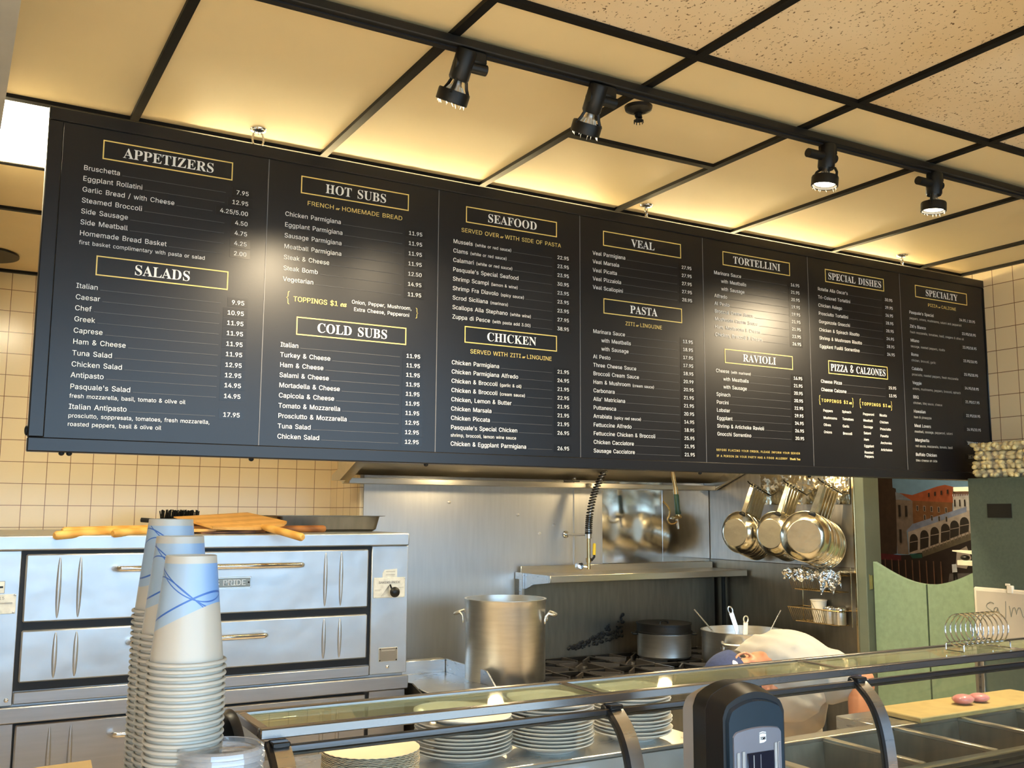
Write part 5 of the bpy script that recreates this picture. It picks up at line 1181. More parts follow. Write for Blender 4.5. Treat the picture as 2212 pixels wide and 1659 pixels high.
def ladle(name, label, top, bot, flat, m):
    a, b = Vector(top), Vector(bot)
    t = thing(name, label, name.replace('_', ' '), a, group='utensils standing in the pot')
    if flat:
        d = (b - a).normalized(); sx = Vector((.86, -.5, 0)); sx = (sx - d * sx.dot(d)).normalized(); ny = d.cross(sx)
        T = Matrix((sx.to_4d(), ny.to_4d(), d.to_4d(), (0, 0, 0, 1))).transposed(); T[3][3] = 1
        for i in range(3): T[i][3] = 0; T[3][i] = 0
        L = (b - a).length
        mb = MB()
        hole = [(.0125 * math.cos(2 * PI * k / 20) * (1.0), 0, .02 + .020 * math.sin(2 * PI * k / 20)) for k in range(20)]
        mb.tube([T @ Vector(p) for p in hole], .004, m, 6, closed=True)
        mb.box(-.0135, .0135, -.0022, .0022, .036, L, m, .0015, T)
        mb.build('handle', t)
    else:
        mb = MB(); mb.tube([(0, 0, 0), (b - a) * .5, (b - a)], [.004, .0045, .004], m, 8); mb.build('handle', t)
    mb = MB(); mb.ell(b - a, (.035, .035, .02), M['steel']); mb.build('bowl', t)
qz = -.715
ladle('thin_spoon', 'thin steel rod leaning out of the pot towards the left', (3.69, 4.40, -.537), (3.845, 4.36, qz), False, M['steel'])
ladle('ladle', 'pale ladle handle with a slot, taller of the two flat handles', (3.99, 4.45, -.538), (4.02, 4.40, qz), True, M['alu'])
ladle('ladle', 'short dark-footed ladle handle leaning right inside the pot', (4.035, 4.36, -.585), (3.985, 4.32, qz), True, M['alu'])
ladle('long_fork', 'thin twisted steel handle leaning out of the pot towards the right', (4.325, 4.38, -.567), (4.19, 4.36, qz), False, M['steel'])

# ------------------------------------------------------------------ exhaust hood
h = thing('exhaust_hood', 'stainless exhaust hood above the range, mostly behind the menu board', 'exhaust hood', (3.1, 4.8, .15))
def side(x0, x1): return MB().prism([(x0, 5.09, .16), (x0, 5.09, .70), (x0, 4.05, .70), (x0, 4.05, .50), (x0, 4.95, .165), (x0, 5.0, .145)], (x1 - x0, 0, 0), M['hood'])
wb(side(1.835, 1.86), 'side_panel', h, 0); wb(side(4.37, 4.40), 'side_panel', h, 0)
wb(MB().prism([(1.80, 4.96, .158), (1.80, 5.09, .158), (1.80, 5.09, .185), (1.80, 4.05, .53), (1.80, 4.05, .50)], (.036, 0, 0), M['hood']), 'side_gutter', h, 0)
wb(MB().box(1.86, 4.37, 4.98, 5.09, .142, .172, M['hood'], .002), 'grease_trough', h)
mb = MB(); mb.prism([(1.86, 5.06, .19), (1.86, 5.02, .19), (1.86, 4.60, .37), (1.86, 4.60, .40)], (2.51, 0, 0), M['hood']); wb(mb, 'back_slope', h, 0)
wb(MB().box(1.86, 4.37, 4.05, 4.10, .50, .70, M['hood'], .002), 'front_panel', h)
wb(MB().box(1.86, 4.37, 4.05, 5.09, .70, .71, M['hood']), 'top_panel', h)
for k in range(5):
    x = 1.90 + .49 * k
    mb = MB(); mb.prism([(x, 4.58, .40), (x, 4.12, .62), (x, 4.10, .60), (x, 4.56, .38)], (.47, 0, 0), M['steel']); wb(mb, 'grease_filter', h, 0)
wb(MB().ell((3.29, 5.01, .205), (.016, .016, .024), M['chrome']), 'spray_nozzle', h)
wb(MB().box(3.20, 3.31, 4.972, 4.985, .176, .184, M['black'], .002), 'trough_clip', h)
for lab, x in (('left', 2.55), ('right', 3.65)):
  t = thing('hood_lamp', lab + ' round lamp glowing warmly under the exhaust hood', 'hood lamp', (x, 4.62, .34), group='lamps under the exhaust hood')
  ld = bpy.data.lights.new('hood_glow', 'POINT'); ld.energy = 5; ld.color = (1, .76, .42); ld.shadow_soft_size = .04
  lo = bpy.data.objects.new('hood_glow', ld); C.objects.link(lo); lo.parent = t; lo.location = (0, 0, -.06)
  mb = MB(); mb.lathe([(.001, .03), (.045, .03), (.045, .02)], M['steel'], 24, None); mb.build('fitting', t)
  mb = MB(); mb.ell((0, 0, .005), (.035, .035, .03), M['globe']); mb.build('globe', t)

# ------------------------------------------------------------------ spring hose and pot filler
t = thing('spring_hose_riser', 'black coiled spring hose rising from a wall valve behind the range', 'faucet', (3.34, 5.0, -.33))
hp = [(3.34, 4.93, -.13), (3.345, 4.93, -.05), (3.362, 4.93, .04), (3.388, 4.93, .12), (3.425, 4.92, .20), (3.47, 4.90, .29), (3.52, 4.85, .38)]
def spline(P, n):
    P = [Vector(p) for p in P]; out = []
    for i in range(len(P) - 1):
        p0 = P[max(0, i - 1)]; p1 = P[i]; p2 = P[i + 1]; p3 = P[min(len(P) - 1, i + 2)]
        for k in range(n):
            u = k / n
            out.append(.5 * ((2 * p1) + (p2 - p0) * u + (2 * p0 - 5 * p1 + 4 * p2 - p3) * u * u + (3 * p1 - p0 - 3 * p2 + p3) * u ** 3))
    out.append(P[-1]); return out
sp = spline(hp, 40)
wb(MB().tube(sp[::4], .0085, M['steel'], 10), 'hose', t)
mb = MB(); pts = []
dense = spline(hp, 64)
for i, p in enumerate(dense):
    a = i * 2 * PI / (13 if i > 80 else 8)
    pts.append(p + Vector((.019 * math.cos(a), .019 * math.sin(a), 0)))
mb.tube(pts, .0042, M['black'], 6); wb(mb, 'spring', t)
mb = MB(); mb.tube([(3.34, 4.93, -.14), (3.34, 4.93, -.335)], .0115, M['brass'], 12)
mb.tube([(3.34, 4.93, -.10), (3.34, 4.93, -.155)], .019, M['chrome'], 14); mb.tube([(3.34, 4.93, -.27), (3.34, 4.93, -.295)], .017, M['brass'], 12)
wb(mb, 'riser_pipe', t)
mb = MB(); mb.lathe([(.001, 0), (.024, 0), (.020, .008), (.008, .012), (.007, .16)], M['chrome'], 24, Matrix.Translation((3.285, YS - .008, -.135)) @ rot_to((.35, -1, 0)))
wb(mb, 'wall_bracket', t)
mb = MB(); mb.tube([(3.35, 4.915, -.285), (3.368, 4.91, -.262), (3.366, 4.91, -.25)], .007, M['black'], 8)
lv = wb(mb, 'valve_lever', t)
wb(MB().tube([(3.366, 4.91, -.252), (3.368, 4.91, -.19), (3.368, 4.91, -.184)], [.0095, .0095, .006], M['yellow'], 10), 'yellow_grip', lv)
mb = MB(); mb.lathe([(.012, 0), (.022, .006), (.026, .03), (.018, .05), (.001, .052)], M['chrome'], 20, Matrix.Translation((3.285, 4.96, -.318)) @ rot_to((-.25, -1, .1)))
mb.tube([(3.285, 4.96, -.32), (3.34, 4.93, -.325)], .008, M['chrome'], 8)
wb(mb, 'valve_knob', t)

t = thing('pot_filler', 'hanging pot filler spray handle with a dark green grip', 'pot filler', (3.90, 4.8, -.1))
wb(MB().tube(spline([(3.80, 4.74, .42), (3.84, 4.78, .33), (3.872, 4.80, .24), (3.888, 4.80, .17), (3.895, 4.80, .135)], 6), .0125, M['brass'], 12), 'hose', t)
mb = MB(); mb.tube([(3.894, 4.80, .15), (3.896, 4.80, .11)], .015, M['brass'], 12); wb(mb, 'coupling', t)
wb(MB().tube([(3.896, 4.80, .115), (3.90, 4.80, .10), (3.907, 4.80, .02), (3.911, 4.80, -.005), (3.912, 4.80, -.012)], [.013, .0165, .0165, .020, .016], M['darkgreen'], 14), 'grip', t)
mb = MB(); mb.tube([(3.912, 4.80, -.012), (3.913, 4.80, -.03)], .013, M['brass'], 12); mb.tube([(3.93, 4.80, -.026), (3.86, 4.79, -.034)], .011, M['brass'], 12)
mb.lathe([(.013, 0), (.012, .01), (.004, .026), (.001, .027)], M['chrome'], 16, Matrix.Translation((3.865, 4.79, -.034)) @ rot_to((-1, -.1, -.1)))
wb(mb, 'valve_body', t)
wb(MB().tube([(3.898, 4.80, -.035), (3.906, 4.80, -.065), (3.912, 4.80, -.10)], [.010, .008, .0075], M['chrome'], 12), 'spout', t)
wb(MB().tube(spline([(3.765, 4.76, .064), (3.80, 4.765, .04), (3.822, 4.77, .012), (3.822, 4.775, -.02), (3.815, 4.78, -.045), (3.835, 4.785, -.068), (3.87, 4.79, -.068), (3.895, 4.79, -.055)], 6), .0055, M['brass'], 8), 'trigger', t)

# ------------------------------------------------------------------ right side: pans, wire rack, doors, poster
t = thing('pan_rack', 'crumpled metal plate with three hooks on the side wall', 'pan rack', (XR - .008, 4.25, .12))
mb = MB(); n0 = 0
rnd = random.Random(5)
nu, nv = 30, 9
vs = [[mb.bm.verts.new((XR - .010 - .014 * abs(noise.noise(Vector((u * .5, v * .6, 2.2)))) - .004 * rnd.random(), 3.905 + .70 * u / nu, .05 + .30 * v / nv)) for v in range(nv + 1)] for u in range(nu + 1)]
for u in range(nu):
    for v in range(nv): mb.bm.faces.new((vs[u][v], vs[u + 1][v], vs[u + 1][v + 1], vs[u][v + 1]))
mb.mi(M['rackplate']); wb(mb, 'back_plate', t, 25)
HK = [(4.52, .155), (4.225, .155), (3.962, .158)]
for y, z in HK:
    wb(MB().tube([(XR - .01, y, z - .052), (4.235, y, z + .022), (4.222, y, z + .034)], .0042, M['black'], 8), 'hook', t)
def make_pan(R, m, base):
    t = thing('saute_pan', 'pan', 'pan')
    Tx = Matrix.Rotation(PI / 2, 4, 'Y')          # lathe axis z -> x, bottom faces -x
    cz = -(.178 + R)
    T = Matrix.Translation((0, 0, cz)) @ Tx
    mb = MB(); mb.lathe([(.001, -.047), (R * .66, -.047), (R * .70, -.045), (R * .86, -.030), (R * .97, -.008), (R, 0), (R + .003, .001), (R + .003, .003), (R * .96, -.006), (R * .84, -.027), (R * .68, -.042), (.001, -.043)], m, 48, T)
    mb.lathe([(.001, -.0476), (R * .655, -.0476), (R * .665, -.0465)], base, 40, T)
    b = mb.build('pan_body', t, 35)
    mb = MB()
    mb.tube([(0, .010 * math.cos(2 * PI * k / 14), -.004 + .016 * math.sin(2 * PI * k / 14)) for k in range(14)], .0035, m, 6, closed=True)
    mb.prism([(-.003, -.0125, -.016), (-.003, .0125, -.016), (-.016, .014, -.170), (-.020, .020, -.196), (-.020, -.020, -.196), (-.016, -.014, -.170)], (.006, 0, 0), m)
    mb.build('handle', t, 30)
    mb = MB()
    mb.ell((-.022, 0, -.186), (.006, .022, .016), M['black'], u=12, v=8)
    mb.build('handle_bracket', t)
    return t
def where(k, hook):
    if k == 0: return 'frontmost pan on the ' + hook
    return ('second', 'third', 'fourth', 'fifth', 'sixth')[k - 1] + ' pan from the front on the ' + hook
for hi, (R, n_, rz, hook) in enumerate(((.124, 6, 14, 'left hook'), (.126, 5, 12, 'middle hook'), (.138, 6, 34, 'right hook'))):
    proto = make_pan(R, M['pan'], M['panbase'] if hi < 2 else M['pan'])
    y, z = HK[hi]
    for k in range(n_):
        lab = ('battered ' if hi == 2 else '') + 'aluminium saute pan, ' + where(k, hook)
        x = 4.258 + .0235 * k
        loc = (x, y + .002 * k, z + .016 - (x - 4.235) * .36 + .004)
        rot = (math.radians(18.5 + (-1) ** k * .6), 0, math.radians(rz if k == 0 else rz * .5))
        if k == 0: proto.location = loc; proto.rotation_euler = rot; proto['label'] = lab; proto['group'] = 'saute pans on the wall hooks'
        else: copy_tree(proto, lab, loc, rot, 'saute pans on the wall hooks')

t = thing('wire_rack', 'two-tier wire rack screwed to the side wall below the hanging pans', 'wire rack', (4.37, 4.1, -.62))
W0, W1 = 4.31, XR - .010
YA, YZ = 3.925, 4.285
def wire(pts, r=.0026, **k): mb_.tube(pts, r, M['brass'], 6, **k)
mb_ = MB()
for y in (YA, YZ): wire([(W1, y, -.30), (W1, y, -.625)], .0036)
wb(mb_, 'upright', t)
for nm, zt, zb, n_ in (('upper_basket', -.345, -.435, 18), ('lower_basket', -.535, -.615, 18)):
    mb_ = MB()
    for z in (zt,): wire([(W1, YA, z), (W0, YA, z), (W0 - .02, YZ, z), (W1, YZ, z)], .0034, closed=True)
    wire([(W1, YA + .02, zb), (W0 + .02, YA + .02, zb), (W0 + .02, YZ - .02, zb), (W1, YZ - .02, zb)], .003, closed=True)
    bsk = wb(mb_, nm, t)
    mb_ = MB()
    for k in range(n_):
        y = YA + .11 + (YZ - YA - .11) * k / (n_ - 1)
        wire([(W0 - .02 * (y - YA) / (YZ - YA), y, zt), (W0 + .02, y, zb), (W1, y, zb)], .0016)
    o = wb(mb_, 'basket_wire', bsk); o['kind'] = 'stuff'
t = thing('foil_sheet', 'crumpled aluminium foil draped over the top of the wire rack', 'foil', (4.36, 4.1, -.345))
mb = MB(); nu, nv = 44, 16; vs = []
for u in range(nu + 1):
    col = []
    for v in range(nv + 1):
        y = 3.885 + .43 * u / nu; q = v / nv
        if q < .55: x = W1 - (W1 - W0 + .02) * q / .55; z = -.322
        else: x = W0 - .022; z = -.322 - (q - .55) / .45 * (.055 if u > nu * .35 else .10) * (1 + .45 * noise.noise(Vector((u * .25, 1, 9))))
        p = Vector((u * .33, v * .4, 4.0))
        col.append(mb.bm.verts.new((x - .016 * noise.noise(p), y + .010 * noise.noise(p + Vector((7, 1, 3))), z + .020 * noise.noise(p + Vector((1, 9, 2))))))
    vs.append(col)
for u in range(nu):
    for v in range(nv): mb.bm.faces.new((vs[u][v], vs[u + 1][v], vs[u + 1][v + 1], vs[u][v + 1]))
mb.mi(M['foil']); wb(mb, 'foil', t, 20)
t = thing('printed_paper_cup', 'single cream paper cup standing in the wire rack', 'cup', (4.36, 4.118, -.611))
mb = MB(); mb.lathe([(.001, .004), (.031, .004), (.031, 0), (.044, .118), (.047, .120), (.047, .124), (.044, .125), (.042, .118), (.030, .008), (.001, .008)], M['cream'], 36)
mb.build('cup_body', t, 35)
mb = MB(); mb.tube([(-.044, .012, .11), (-.040, -.006, .08), (-.030, -.022, .05), (-.022, -.028, .03)], .0016, M['ink'], 4); mb.build('printed_line', t)
for lab, y in (('metal shaker with a perforated lid beside the cream paper cup', 4.048), ('metal shaker at the right end of the wire rack', 3.972)):
    t = thing('shaker', lab, 'shaker', (4.365, y, -.612), group='shakers in the wire rack')
    mb = MB(); mb.lathe([(.001, 0), (.032, 0), (.034, .004), (.034, .072), (.001, .072)], M['alu'], 32); mb.build('shaker_body', t, 35)
    mb = MB(); mb.lathe([(.035, .066), (.0365, .07), (.0365, .088), (.034, .093), (.031, .090), (.001, .091)], M['chrome'], 32); mb.build('lid', t, 35)

# swing doors in the doorway
def swing(label, y0, y1, zl, zr, first):
    t = thing('swing_door', label, 'swing door', (XR + .05, y0, -1.15), group='swing doors')
    n_ = 12; pts = []
    for k in range(n_ + 1):
        u = k / n_; y = y0 + (y1 - y0) * u
        s_ = u
        z = (zl + (zr - zl) * math.sin(s_ * PI / 2)) if first else (zr + (zl - zr) * (1 - math.cos(s_ * PI / 2)))
        pts.append((XR + .035, y, z))
    pts += [(XR + .035, y1, -1.15), (XR + .035, y0, -1.15)]
    mb = MB(); mb.prism(pts, (.03, 0, 0), M['green'])
    d = wb(mb, 'leaf', t, 0)
    return t
d1_ = swing('pale green swing door with curved top, hinged beside the pan wall', 3.806, 3.474, -.262, -.362, True)
d2_ = swing('pale green swing door partly hidden by the grey-green cabinet', 3.464, 3.136, -.258, -.362, False)
for tt, y in ((d1_, 3.822), (d2_, 3.122)):
    mb = MB(); mb.tube([(XR + .010, y, -.33), (XR + .010, y, -.415)], .011, M['brass'], 14); mb.ell((XR + .010, y, -.326), (.010, .010, .007), M['brass']); mb.ell((XR + .010, y, -.419), (.010, .010, .007), M['brass'])
    mb.box(XR + .010, XR + .034, y - .012 if tt is d1_ else y, y if tt is d1_ else y + .012, -.41, -.335, M['brass'])
    wb(mb, 'hinge', tt)

# cream fittings on the far side of the doorway, half behind the cabinet
t = thing('cream_bracket', 'cream bracket with a round dark knob beside the poster, half behind the cabinet', 'bracket', (XR + .06, 3.13, -.255))
wb(MB().prism([(XR + .04, 3.131, -.205), (XR + .04, 3.312, -.188), (XR + .04, 3.312, -.182), (XR + .04, 3.131, -.182)], (.05, 0, 0), M['cream']), 'tray', t, 0)
wb(MB().ell((XR + .06, 3.255, -.218), (.018, .024, .014), M['black']), 'knob', t)
wb(MB().box(XR + .04, XR + .08, 3.131, 3.288, -.256, -.231, M['cream'], .002), 'base_plate', t)
t = thing('cream_sign', 'small cream plate above the bracket at the right edge of the poster', 'sign', (XR + .06, 3.13, .112))
wb(MB().box(XR + .05, XR + .06, 3.131, 3.297, .112, .135, M['cream'], .002), 'plate', t)
# poster behind the doors (flat print of an old canal bridge)
t = thing('poster', 'large poster of a canal town with an arched bridge behind the swing doors', 'poster', (5.36, 3.98, -.6))
PCOL = dict(sky=(0.16, .30, .46), dark=(.045, .028, .02), mid=(.19, .15, .12), midroof=(.20, .23, .28), roof=(.30, .075, .03), brown=(.17, .075, .03), white=(.46, .44, .42), fringe=(.17, .09, .06), broof=(.20, .24, .36), bwall=(.36, .31, .27), rail=(.10, .085, .06), under=(.018, .012, .012), awn=(.008, .07, .055), wb=(.34, .29, .26), red=(.10, .012, .02), shirt=(.62, .66, .72), black=(.006, .006, .006), win=(.02, .016, .014), pave=(.10, .09, .09))
PM = {k: plain('print_' + k, v + (1,), .5, var=.18 if k not in ('sky', 'black') else .06, nscale=26) for k, v in PCOL.items()}
mb = MB(); mb.box(5.352, 5.36, 3.42, 4.530, -.62, .75, PM['sky'])
wb(mb, 'sheet', t, 0)
PL = [('dark', [(4.529, .55), (4.394, .55), (4.392, .167), (4.367, .16), (4.361, .028), (4.38, -.255), (4.528, -.289)]),
 ('roof', [(4.343, .132), (4.244, .117), (4.057, .168), (4.002, .177), (3.927, .159), (3.933, .064), (4.245, .080)]),
 ('brown', [(4.245, .082), (3.955, .068), (3.958, .0), (4.246, -.09)]),
 ('mid', [(4.37, .09), (4.246, .083), (4.245, -.06), (4.297, -.109), (4.289, -.258), (4.376, -.255)]),
 ('midroof', [(4.372, .139), (4.326, .125), (4.266, .088), (4.37, .089)]),
 ('white', [(3.952, .127), (3.60, .14), (3.60, .0), (3.951, .0)]), ('fringe', [(3.951, .15), (3.60, .17), (3.60, .125), (3.953, .104)]),
 ('under', [(4.529, -.275), (4.272, -.258), (3.842, -.151), (3.55, -.10), (3.55, -.615), (4.529, -.615)]),
 ('pave', [(4.00, -.36), (3.60, -.33), (3.60, -.60), (4.05, -.60)]),
 ('bwall', [(4.289, -.109), (3.861, .021), (3.60, .03), (3.60, -.119), (3.811, -.119), (4.19, -.241), (4.284, -.253)]),
 ('broof', [(4.293, -.102), (4.245, -.064), (3.86, .044), (3.862, .012), (4.289, -.117)]),
 ('rail', [(4.19, -.234), (3.84, -.113), (3.60, -.08), (3.60, -.12), (3.842, -.154), (4.184, -.268)]),
 ('wb', [(3.942, -.225), (3.874, -.191), (3.845, -.26), (3.881, -.325), (3.955, -.319)]),
 ('red', [(4.526, -.257), (4.347, -.264), (4.349, -.298), (4.519, -.297)]), ('awn', [(4.284, -.255), (4.191, -.249), (4.188, -.273), (4.261, -.281)]),
 ('shirt', [(3.98, -.304), (3.948, -.30), (3.945, -.348), (3.979, -.353)]), ('black', [(3.974, -.351), (3.945, -.348), (3.943, -.42), (3.951, -.42), (3.957, -.37), (3.966, -.42), (3.974, -.42)])]
for k, (top, bot) in enumerate((((4.245, -.132), (4.251, -.237)), ((4.165, -.106), (4.171, -.217)), ((4.089, -.085), (4.095, -.191)), ((4.012, -.064), (4.018, -.169)), ((3.947, -.044), (3.952, -.141)), ((3.878, -.023), (3.884, -.117)))):
    w_ = .031
    PL.append(('win', [(bot[0] + w_, bot[1] - .008), (bot[0] - w_, bot[1] + .012)] + [(top[0] + w_ * math.cos(a), top[1] - w_ + w_ * 1.15 * math.sin(a)) for a in [PI * i / 8 for i in range(8, -1, -1)]]))
    PL.append(('bwall', [(top[0] + .030, top[1] - .047), (top[0] - .030, top[1] - .036), (top[0] - .030, top[1] - .040), (top[0] + .030, top[1] - .051)]))
for k in range(5):
    for r_q in range(2):
        y = 4.215 - .052 * k; z = .052 - .010 * k * .3 - .055 * r_q
        if z > -.02 - .0 + .055 * (k < 1): PL.append(('wb', [(y, z), (y - .016, z - .001), (y - .016, z - .036), (y, z - .034)])); PL.append(('win', [(y - .003, z - .003), (y - .013, z - .004), (y - .013, z - .033), (y - .003, z - .032)]))
for y, z, h_ in ((4.35, .055, .075), (4.30, .05, .07), (4.35, -.10, .085)): PL.append(('win', [(y, z), (y - .018, z), (y - .018, z - h_), (y, z - h_)]))
for k in range(6): y = 3.94 - .034 * k; PL.append(('win', [(y, .085), (y - .010, .086), (y - .010, .045), (y, .044)]))
for k in range(16): y = 3.948 - .012 * k; PL.append(('shirt', [(y, .118), (y - .004, .119), (y - .004, .106), (y, .105)]))
for k in range(6): y = 4.12 - .045 * k; PL.append(('win', [(y, .128 + .006 * k), (y - .012, .130 + .006 * k), (y - .012, .105 + .006 * k), (y, .103 + .006 * k)]))
for k in range(9): y = 4.47 - .052 * k; PL.append(('fringe', [(y, -.29), (y - .007, -.29), (y - .009, -.47), (y - .001, -.47)]))
for k in range(14): y = 4.16 - .026 * k; z = -.215 + .026 * k * .36; PL.append(('mid', [(y, z), (y - .006, z + .002), (y - .006, z - .022), (y, z - .024)]))
mb = MB()
for i, (k, pg) in enumerate(PL):
    n0 = len(mb.bm.faces); f_ = mb.bm.faces.new([mb.bm.verts.new((5.3518 - .00012 * i, y, z)) for y, z in pg]); mb._tag(n0, PM[k])
wb(mb, 'printed_scene', t, 0)

# grey-green cabinet with bags and a whiteboard
gc = thing('tall_cabinet', 'grey-green tall cabinet against the right wall with a black vent opening', 'cabinet', (4.26, 2.6, FL))
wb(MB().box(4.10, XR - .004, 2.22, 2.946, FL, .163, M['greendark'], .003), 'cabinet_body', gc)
wb(MB().box(4.097, 4.101, 2.735, 2.852, -.016, .046, M['black']), 'vent', gc, 0)
mb = MB(); mb.box(4.088, 4.10, 2.905, 2.950, FL + .3, -.635, M['frame'], .002); mb.box(4.086, 4.090, 2.920, 2.932, FL + .3, -.635, M['hood'])
wb(mb, 'corner_trim', gc)
t = thing('whiteboard', 'stained whiteboard with faint handwriting hanging on the grey-green cabinet', 'whiteboard', (4.09, 2.65, -.47))
mb = MB(); mb.box(4.088, 4.098, 2.36, 2.936, -.600, -.326, M['cream'], .006); wb(mb, 'board_frame', t)
mb = MB(); mb.box(4.0855, 4.0895, 2.375, 2.922, -.585, -.342, M['whiteboard'], .001); ws = wb(mb, 'writing_surface', t)
WX = 4.0848
def ink(pts, r=.0014): mk.tube([(WX, y, z) for y, z in pts], r, M['marker'], 5)
mk = MB()
ink([(2.836, -.395), (2.842, -.390), (2.853, -.388), (2.868, -.396), (2.874, -.407), (2.868, -.416), (2.852, -.424), (2.842, -.432), (2.842, -.441), (2.852, -.447), (2.872, -.450), (2.888, -.447)])
ink([(2.818, -.411), (2.828, -.409), (2.836, -.415), (2.838, -.425), (2.831, -.430), (2.823, -.424), (2.818, -.411), (2.815, -.425), (2.809, -.436), (2.800, -.447)])
ink([(2.779, -.379), (2.780, -.410), (2.783, -.460)])
ink([(2.763, -.398), (2.760, -.415), (2.756, -.445), (2.753, -.430), (2.745, -.405), (2.738, -.402), (2.733, -.415), (2.731, -.432), (2.727, -.415), (2.720, -.402), (2.712, -.402), (2.707, -.415), (2.702, -.436), (2.694, -.445)])
ink([(2.683, -.425), (2.672, -.415), (2.662, -.425), (2.668, -.44), (2.68, -.437), (2.684, -.425)]); ink([(2.65, -.415), (2.645, -.44), (2.64, -.42), (2.628, -.415), (2.622, -.44)])
wb(mk, 'handwriting', ws)
for y in (2.757, 2.48):
    mb = MB(); mb.box(4.083, 4.10, y - .014, y + .014, -.345, -.31, M['cream'], .003); mb.box(4.083, 4.088, y - .004, y + .020, -.312, -.302, M['cream'], .002)
    wb(mb, 'hanging_clip', t)

def gnocchi_bag(k, lab, z0, flap):
    rnd = random.Random(40 + k)
    t = thing('dumpling_bag', lab, 'food bag', (4.22, 2.76, z0), group='bags of potato dumplings on the cabinet')
    th = .0385
    hx, hy = .098, .168
    mb = MB()
    for lay in range(2):
        for i in range(7):
            for j in range(10):
                if 1 < i < 6 and 1 < j < 8 and lay == 0: continue
                p = Vector((-hx + .014 + .0275 * i + rnd.uniform(-.006, .006), -hy + .018 + .0345 * j + rnd.uniform(-.011, .011), .0115 + .0165 * lay + rnd.uniform(-.002, .002)))
                if j < 3 and rnd.random() < .45: continue
                R_ = Matrix.Rotation(rnd.uniform(0, PI), 4, 'Z') @ Matrix.Rotation(rnd.uniform(-.7, .7), 4, 'X')
                mb.ell(p, (.0130, .0190 * rnd.uniform(.85, 1.15), .0112), M['gnocchi'], R_, u=10, v=7)
    o = mb.build('dumplings', t, 60); o['kind'] = 'stuff'
    mb = MB()
    def rr(sx, sy, z):
        return [(x * 1.0, y, z + .002 * noise.noise(Vector((x * 40, y * 40, k)))) for x, y, _ in rring(sx, sy, 0, .03, 5)]
    loft(mb, [rr(hx * .94, hy * .96, .0005), rr(hx, hy + .004, th * .3), rr(hx, hy + .004, th * .7), rr(hx * .93, hy * .96, th)], M['bag'], True, True)
    # loose crimped end of the bag
    n0 = len(mb.bm.faces); rows = []
    for a in range(7):
        u = a / 6
        rows.append([mb.bm.verts.new((-hx * (1 - .35 * u) + 2 * hx * (1 - .35 * u) * b / 6, hy + .052 * u, th * .5 + flap * u ** 1.6 * (1 - .3 * b / 6) + .003 * noise.noise(Vector((a, b * .8, k * 3))))) for b in range(7)])
    for a in range(6):
        for b in range(6): mb.bm.faces.new((rows[a][b], rows[a + 1][b], rows[a + 1][b + 1], rows[a][b + 1]))
    mb._tag(n0, M['bag'])
    mb.build('clear_film', t, 60)
for k, (lab, fl) in enumerate((('clear bag of pale dumplings at the bottom, directly on the grey-green cabinet', .012), ('clear bag of pale dumplings lying second from the bottom of its stack', .010), ('clear bag of pale dumplings lying second from the top of its stack', .012), ('topmost clear bag of pale dumplings, its crimped end sticking up', .035))):
    gnocchi_bag(k, lab, .1640 + .0405 * k, fl)

# ------------------------------------------------------------------ counters
t = thing('service_counter', 'customer counter carrying the cups, lids and napkin dispenser', 'counter', (.8, 1.2, FL))
wb(MB().box(-.8, 3.4, .98, 1.505, FL, -.615, M['framedark'], .004), 'counter_front', t)
wb(MB().box(-.8, 3.4, .95, 1.505, -.615, -.60, M['woodtop'], .003), 'counter_top', t)
wb(MB().box(.06, .45, 1.12, 1.50, -.599, -.385, M['framedark'], .004), 'cup_ledge', t)

t = thing('end_counter', 'steel counter end behind the paper cups carrying the black trays', 'counter', (-.15, 1.63, FL))
wb(MB().box(-.8, .45, 1.507, 1.86, FL, -.52, M['steel'], .003), 'counter_body', t)
# ------------------------------------------------------------------ glass display case
case = thing('display_case', 'curved glass display case with a steel-framed glass shelf top along the counter', 'display case', (1.7, 1.65, FL))
CX0, CX1 = .477, 3.05
wb(MB().box(CX0 - .01, CX1, 1.512, 1.70, FL, -.722, M['steel'], .003), 'case_base', case)
wb(MB().box(CX0 + .03, CX1, 1.519, 1.545, -.600, -.582, M['framedark'], .002), 'lower_gasket', case)
mb = MB(); mb.box(CX0 - .006, CX1, 1.632, 1.650, -.367, -.350, M['frame'], .002); wb(mb, 'front_rail', case)
mb = MB(); mb.box(CX0 - .006, CX1, 1.790, 1.806, -.362, -.350, M['frame'], .002); wb(mb, 'back_rail', case)
mb = MB(); mb.box(CX0 - .006, CX0 + .012, 1.650, 1.790, -.366, -.350, M['frame'], .002); wb(mb, 'end_rail', case)
mb = MB(); mb.box(CX1 - .018, CX1, 1.650, 1.790, -.366, -.350, M['frame'], .002); wb(mb, 'end_rail', case)
for x in (1.148, 1.824, 2.50): wb(MB().box(x - .009, x + .009, 1.650, 1.790, -.364, -.3515, M['frame'], .002), 'cross_rail', case)
for a, b in ((CX0 + .012, 1.139), (1.157, 1.815), (1.833, 2.491), (2.509, CX1 - .018)): wb(MB().box(a + .0005, b - .0005, 1.6505, 1.7895, -.360, -.354, M['topglass']), 'glass_shelf', case, 0)
mb = MB(); mb.box(CX0 + .03, CX1, 1.612, 1.622, -.386, -.374, M['clamp'], .002); cb_ = wb(mb, 'glass_clamp', case)
wb(MB().box(CX0 + .03, CX1, 1.613, 1.624, -.391, -.3862, M['framedark'], .001), 'gasket', cb_)
CP = [(1.630, -.372), (1.616, -.378), (1.597, -.392), (1.580, -.408), (1.566, -.428), (1.555, -.452), (1.547, -.480), (1.541, -.515), (1.537, -.56), (1.535, -.62), (1.534, -.722)]
CP = [(p.y, p.z) for p in spline([(0, y, z) for y, z in CP], 4)]
